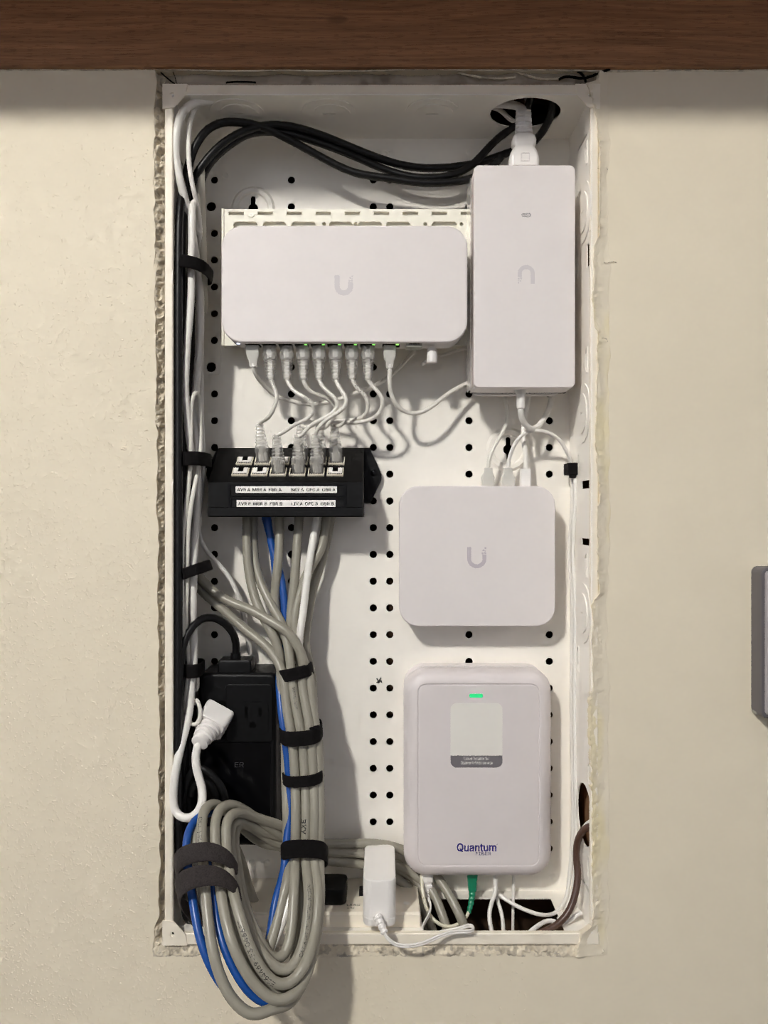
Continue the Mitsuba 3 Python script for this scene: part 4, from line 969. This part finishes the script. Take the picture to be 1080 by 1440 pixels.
# ------------------------------------------------------------------ grey data cables: panel, bundle, hanging loop, coil
R = .0042
E1, E2, E3, E4 = .026, .014, .008, -.012
def lane(x1, x2, x3, x4, d=0.0):
    return [(x1, 950, E1 + d), ((x1 + x2) / 2 - 1, 992, (E1 + E2) / 2 + d), (x2, 1036, E2 + d), (x3, 1097, E3 + d), ((x3 + x4) / 2 + 1, 1150, (E3 + E4) / 2 + d), (x4, 1205, E4 + d)]
tail1 = [(452, 1185, .060), (505, 1186, .064), (540, 1188, .066), (563, 1194, .068), (588, 1207, .070), (608, 1225, .066), (624, 1246, .058), (638, 1270, .048), (650, 1296, .040), (658, 1325, .038)]
tail2 = [(452, 1197, .058), (505, 1200, .062), (545, 1210, .066), (580, 1228, .066), (605, 1250, .058), (618, 1276, .048), (627, 1302, .040), (632, 1330, .038)]
tail3 = [(452, 1209, .056), (500, 1214, .060), (545, 1229, .066), (575, 1249, .064), (593, 1275, .056), (606, 1302, .044), (612, 1330, .040)]
grp = 'grey data cables of the main bundle'
def data(label, pts, m=M_GREY, r=R, name='data_cable', group=None):
    k = thing(name, label, 'cable', group)
    pts = [(a, b, d if d > 0 else d * .70) for a, b, d in pts]
    c = curve(pts, .0028)
    part(k, 'jacket', tube(c, r, 16), m, True)
    return k, c
p1 = [(347, 715, .060), (347, 735, .058), (348, 785, .052), (353, 820, .048), (363, 853, .042), (378, 882, .036), (391, 912, .033)]
p2 = [(356, 715, .066), (356, 735, .065), (358, 785, .058), (367, 820, .052), (383, 853, .044), (397, 880, .038), (406, 914, .031)]
p3 = [(393, 715, .058), (393, 735, .056), (392, 778, .050), (388, 820, .048), (387, 850, .048), (394, 890, .044), (402, 920, .042)]
p4 = [(421, 715, .058), (420, 735, .056), (417, 778, .050), (413, 825, .046), (409, 865, .043), (412, 905, .040)]
p5 = [(462, 715, .060), (458, 737, .058), (451, 772, .054), (434, 803, .050), (421, 837, .046), (414, 872, .041), (420, 912, .036)]
p6 = [(470, 715, .066), (464, 735, .066), (453, 787, .064), (441, 825, .060), (433, 870, .054), (430, 910, .046)]
gl1 = [(272, 800, .046), (281, 812, .046), (291, 823, .046), (308, 837, .043), (330, 849, .040), (353, 858, .036), (378, 872, .031), (403, 888, .027), (418, 908, .026), (427, 932, .026)]
gl2 = [(274, 816, .050), (281, 828, .050), (297, 843, .048), (320, 863, .045), (345, 885, .041), (370, 905, .036), (386, 923, .032)]

_, c = data('grey data cable, innermost U of the hanging loop, coming from the upper left', gl2 + lane(398, 410, 415, 415) + [(414, 1240, -.035), (412, 1280, -.055), (408, 1318, -.07), (398, 1343, -.08), (385, 1347, -.085), (372, 1335, -.085), (360, 1312, -.08), (344, 1270, -.06), (334, 1220, -.035), (330, 1180, -.01), (336, 1160, .008), (352, 1162, .022), (375, 1178, .036), (400, 1188, .046)], group=grp)
_, c2 = data('grey data cable printed CAT.6, second U from the inside of the hanging loop', p2 + lane(410, 424, 429, 430) + [(433, 1240, -.035), (434, 1264, -.05), (430, 1308, -.072), (421, 1342, -.088), (406, 1362, -.098), (390, 1361, -.1), (372, 1345, -.098), (356, 1318, -.088), (338, 1268, -.066), (328, 1220, -.045), (324, 1185, -.025), (327, 1160, -.004), (340, 1155, .010), (370, 1170, .030), (397, 1177, .042)] + tail2, group=grp)
U3 = [(447, 1258, -.045), (444, 1300, -.065), (437, 1335, -.085), (425, 1363, -.1), (408, 1381, -.108), (391, 1383, -.113), (375, 1372, -.115), (360, 1350, -.114), (346, 1317, -.107), (336, 1285, -.094), (328, 1255, -.078), (320, 1210, -.053), (318, 1180, -.036), (320, 1155, -.022), (330, 1144, -.006), (345, 1144, .008), (364, 1151, .020), (397, 1162, .036)]
k3, c3 = data('grey data cable printed 0466FT, third U from the inside of the hanging loop', gl1 + lane(425, 437, 441, 442) + U3 + tail1, group=grp)
U4 = [(450, 1258, -.040), (446, 1308, -.062), (437, 1352, -.085), (425, 1383, -.1), (409, 1401, -.113), (392, 1406, -.119), (367, 1393, -.121), (342, 1360, -.119), (324, 1318, -.109), (313, 1270, -.087), (306, 1220, -.062), (303, 1190, -.046), (303, 1157, -.028), (310, 1138, -.012), (323, 1132, .002), (340, 1137, .014), (365, 1154, .026), (397, 1176, .040)]
data('grey data cable, fourth U from the inside of the hanging loop', p5 + lane(434, 446, 449, 449, .003) + U4 + [(452, 1199, .066), (505, 1204, .068), (545, 1216, .07), (590, 1245, .066), (600, 1290, .05), (604, 1330, .045)], group=grp)
U5 = [(446, 1268, -.028), (440, 1325, -.058), (424, 1385, -.092), (404, 1412, -.108), (383, 1419, -.118), (358, 1426, -.126), (335, 1414, -.127), (315, 1385, -.123), (299, 1335, -.112), (291, 1277, -.091), (286, 1220, -.066), (284, 1190, -.050), (284, 1157, -.032), (289, 1138, -.016), (299, 1131, -.002), (315, 1138, .010), (340, 1163, .026), (372, 1186, .040), (397, 1191, .048)]
k5, c5 = data('grey data cable, outermost and lowest U of the hanging loop', p4 + lane(430, 438, 440, 440, .009) + U5 + tail3, group=grp)
data('grey data cable behind the blue one at the left of the bundle', p1 + lane(395, 401, 402, 404, .006) + [(404, 1235, -.030), (396, 1268, -.045), (388, 1302, -.06), (378, 1334, -.074), (372, 1356, -.084), (370, 1380, -.094)], group=grp)
data('grey data cable in the middle back of the bundle', p3 + lane(404, 413, 416, 418, .012) + [(424, 1265, -.028), (420, 1330, -.058), (402, 1370, -.08), (380, 1372, -.09), (356, 1340, -.088), (338, 1290, -.07), (322, 1240, -.05), (312, 1195, -.03), (312, 1165, -.012)], group=grp)
data('grey data cable farthest back on the right of the bundle', p6 + lane(438, 444, 446, 446, .014) + [(446, 1262, -.02), (436, 1330, -.052), (414, 1385, -.088), (390, 1395, -.1), (360, 1375, -.104), (336, 1330, -.098), (318, 1275, -.078), (306, 1230, -.055), (296, 1195, -.035), (292, 1165, -.018)], group=grp)
data('white data cable in the grey bundle, rightmost but one under the black patch panel', [(446, 715, .054), (444, 735, .052), (438, 772, .047), (432, 812, .043), (426, 862, .038), (421, 902, .036)] + lane(422, 428, 428, 420, .014) + [(414, 1232, -.024), (407, 1266, -.042), (396, 1300, -.056), (382, 1331, -.07), (374, 1346, -.078)], M_CORD, .0034)
data('blue data cable down the left side of the bundle', [(374, 715, .062), (377, 735, .06), (384, 775, .057), (392, 800, .053), (398, 828, .049), (401, 870, .045), (400, 905, .042), (393.5, 945, .036), (393.5, 976, .028), (398, 1018, .0185), (403, 1055, .0150), (406.5, 1097, .0115), (407.5, 1125, .0075), (406, 1160, .0015), (402, 1195, -.0085), (399, 1225, -.022), (388, 1266, -.045), (381, 1308, -.06), (375, 1338, -.072), (370, 1362, -.084)], M_BLUE, .0034)
data('short stretch of blue cable behind grey cables just under the black patch panel', [(372, 715, .066), (375, 735, .065), (382, 762, .064), (387, 800, .062), (391, 845, .06), (397, 890, .056)], M_BLUE, .0036)
data('blue data cable between the two leftmost grey cables of the hanging loop', [(405, 1408, -.1), (388, 1413, -.106), (369, 1408, -.111), (352, 1396, -.113), (332, 1368, -.111), (314, 1327, -.101), (304, 1283, -.083), (299, 1240, -.064), (294, 1195, -.035), (292, 1165, -.014)], M_BLUE, .0034)
data('blue data cable, leftmost of the coil', [(300, 1142, .004), (286, 1146, -.008), (273, 1156, -.020), (264, 1176, -.034), (262, 1200, -.047), (265, 1228, -.060), (271, 1265, -.078), (279, 1310, -.096), (291, 1347, -.106), (306, 1376, -.108), (322, 1396, -.110)], M_BLUE, .0034)
data('grey data cable tucked behind the left of the coil', [(292, 1142, .006), (280, 1150, -.008), (275, 1175, -.026), (276, 1205, -.042), (281, 1240, -.058), (292, 1290, -.08)], M_GREY, .0038)
data('grey printed data cable dropping behind the coil towards the black cable', [(322, 1168, .015), (329, 1186, .018), (340, 1212, .024), (349, 1243, .03), (358, 1268, .036), (370, 1296, .044)], M_GREY, .0038)

M_PRINT = M_INK
def Lof(c, px, py):
    s = np.array([[540 + q[0] / ((D + q[1]) / F), 720 - q[2] / ((D + q[1]) / F)] for q in c])
    L = np.r_[0, np.cumsum(np.linalg.norm(np.diff(c, axis=0), axis=1))]
    i = np.argmin(((s - [px, py]) ** 2).sum(1)); return L[i], L[-1]
l, tot = Lof(c2, 420, 1345)
part('data_cable_001', 'print', text_on(c2, R, 'CAT.6 U/FTP INSTALLATION', tot - l, .0027, True, .2), M_PRINT, False)
l, tot = Lof(c3, 384, 1380)
part('data_cable_002', 'print', text_on(c3, R, 'E164469-F3 0466FT', l, .0036, False, .1), M_PRINT, False)
l, tot = Lof(c5, 284, 1152)
part('data_cable_004', 'print', text_on(c5, R, 'C(UL) E164469', tot - l, .0033, True, -.1), M_PRINT, False)
l, tot = Lof(c2, 409, 965)
part('data_cable_001', 'print', text_on(c2, R, 'INSTAL 1004', l, .0022, False, .2), M_PRINT, False)
l, tot = Lof(c3, 443, 1192)
part('data_cable_001', 'marker_note', text_on(c2, R, 'BKY', Lof(c2, 429, 1152)[0], .0046, False, -.5, True), M_PRINT, False, label='handwritten marker note')

# straps of the main bundle and of the coil
def bstrap(label, p0, p1, y0, y1, w, tilt=0.0, tail=None):
    ym = y0 + .003
    a, b = P(*p0, ym), P(*p1, ym)
    c = (a + b) / 2; c[1] = (y0 + y1) / 2
    return strap(label, c, b - a, (0, 1, 0), np.linalg.norm(b - a) / 2, (y1 - y0) / 2, w, tilt, tail)
bstrap('black hook-and-loop strap round the grey bundle, topmost of four', (391.5, 953.5), (436.5, 943.5), .0195, .0510, .0110, .001)
bstrap('black hook-and-loop strap round the grey bundle, second of four from the top', (392.5, 1037), (450, 1033), .0045, .0390, .0128, -.0015, tailm(443, 1026, .010, .009, .006, -.3))
bstrap('narrow black hook-and-loop strap round the grey bundle, third of four from the top', (396.5, 1099.5), (452, 1095.5), -.0015, .0340, .0096, .0)
bstrap('wide black hook-and-loop strap round the grey bundle, lowest of four', (394, 1214), (457.5, 1213), -.0190, .0180, .0152, .013)
M_STRAP2 = mat('fabric_strap_faded', principled(proc(lambda p, n, uv: mix(lin(46, 42, 42), lin(66, 61, 60), noise(p.x * 1300, p.z * 1300, p.y * 1300))), 0.95, sheen=0.5, specular=0.15))
cs = thing('coil_strap', 'wide faded black hook-and-loop strap wound twice round the hanging coil', 'cable strap')
for (p0, p1, y0, y1, w, tl) in (((252.5, 1235), (332, 1222), -.056, -.014, .0150, .026), ((257, 1271), (334, 1253), -.071, -.030, .0160, .026)):
    ym = (y0 + y1) / 2
    a, b = P(*p0, ym), P(*p1, ym); c = (a + b) / 2
    part(cs, 'turn', strap_ring(c, b - a, (0, 1, .0), np.linalg.norm(b - a) / 2, (y1 - y0) / 2, w, tl, .0013, 2.3), M_STRAP2, 40)

# ------------------------------------------------------------------ grey wall device cut off by the right edge
dv = thing('wall_device', 'grey metal-framed device on the wall at the right edge of the picture', 'wall device')
yd = -.016
part(dv, 'mounting_tab', rbox(X(1061.5, -.004), X(1075, -.004), Z(889, -.004), Z(800, -.004), .002, [(-.006, .0006), (-.0055, 0), (YW, 0)], 4), M_TAB, 30)
part(dv, 'mounting_tab', rbox(X(1061.5, -.004), X(1075, -.004), Z(1005, -.004), Z(913, -.004), .002, [(-.006, .0006), (-.0055, 0), (YW, 0)], 4), M_TAB, 30)
part(dv, 'bezel', rbox(X(1067, -.012), X(1067, -.012) + .074, Z(1009, -.012), Z(797.5, -.012), .0055, [(-.0165, .0018), (-.0158, .0006), (-.014, 0), (YW, 0)], 7), M_GUND, 35)
part(dv, 'face', rbox(X(1075, yd), X(1075, yd) + .062, Z(1006, yd), Z(802, yd), .004, [(-.0195, .0020), (-.0190, .0008), (-.0178, 0), (-.014, 0)], 7), M_GUN, 35)

# lumps of the rough paint left of and under the box
def lumps(n, seed):
    g = np.random.default_rng(seed)
    px, py = g.uniform(-60, 740, n), g.uniform(100, 1480, n)
    x, z = X(px, YW), Z(py, YW)
    dens = np.interp(py, [100, 250, 500, 800, 1480], [.05, .16, .45, .8, .9]) * np.interp(px, [-60, 212, 420, 740], [1, 1, .8, .15])
    clus = meshkit.noise(np.stack([x * 55, z * 55, x * 0], 1), 3)
    ok = (g.uniform(0, 1, n) < dens * (.25 + clus)) & ((px < 211) | (py > 1352))
    x, z = x[ok], z[ok]; m = len(x)
    r = g.uniform(.00038, .00085, m); h = r * g.uniform(.28, .5, m); el = g.uniform(1, 1.6, m); an = g.uniform(0, math.pi, m)
    a = np.linspace(0, 2 * math.pi, 7, endpoint=False)
    V, Fc = [], []
    for rad, hh in ((1, -.1), (.62, .7), (.0, 1)):
        aa = a if rad else a[:1]
        u, w = rad * np.cos(aa)[None] * (r * el)[:, None], rad * np.sin(aa)[None] * r[:, None]
        V.append(np.stack([x[:, None] + u * np.cos(an)[:, None] - w * np.sin(an)[:, None], YW - hh * h[:, None] + 0 * u, z[:, None] + u * np.sin(an)[:, None] + w * np.cos(an)[:, None]], -1))
    V = np.concatenate(V, 1)
    f = []
    for j in range(7):
        k = (j + 1) % 7
        f += [[j, k, 7 + k], [j, 7 + k, 7 + j], [7 + j, 7 + k, 14]]
    f = (np.array(f)[None] + 15 * np.arange(m)[:, None, None]).reshape(-1, 3)
    mesh = trimesh.Trimesh(V.reshape(-1, 3), f, process=False)
    if mesh.face_normals[:, 1].sum() > 0: mesh.invert()
    return mesh
k = part('wall_front', 'paint_lumps', lumps(64000, 5), M_LUMP, True)
labels[k] = {'label': 'small lumps in the paint left of and under the box', 'kind': 'stuff'}

# small chips and specks on the walls
for cx, cy in ((173, 632), (175, 630)):
    part('wall_front', 'chip', tube(np.array([P(cx - 3, cy, YW), P(cx - 1, cy - 1, YW - .0004), P(cx + 1, cy, YW - .0004), P(cx + 3, cy + 1, YW)]), .0009, 6), M_FILL)
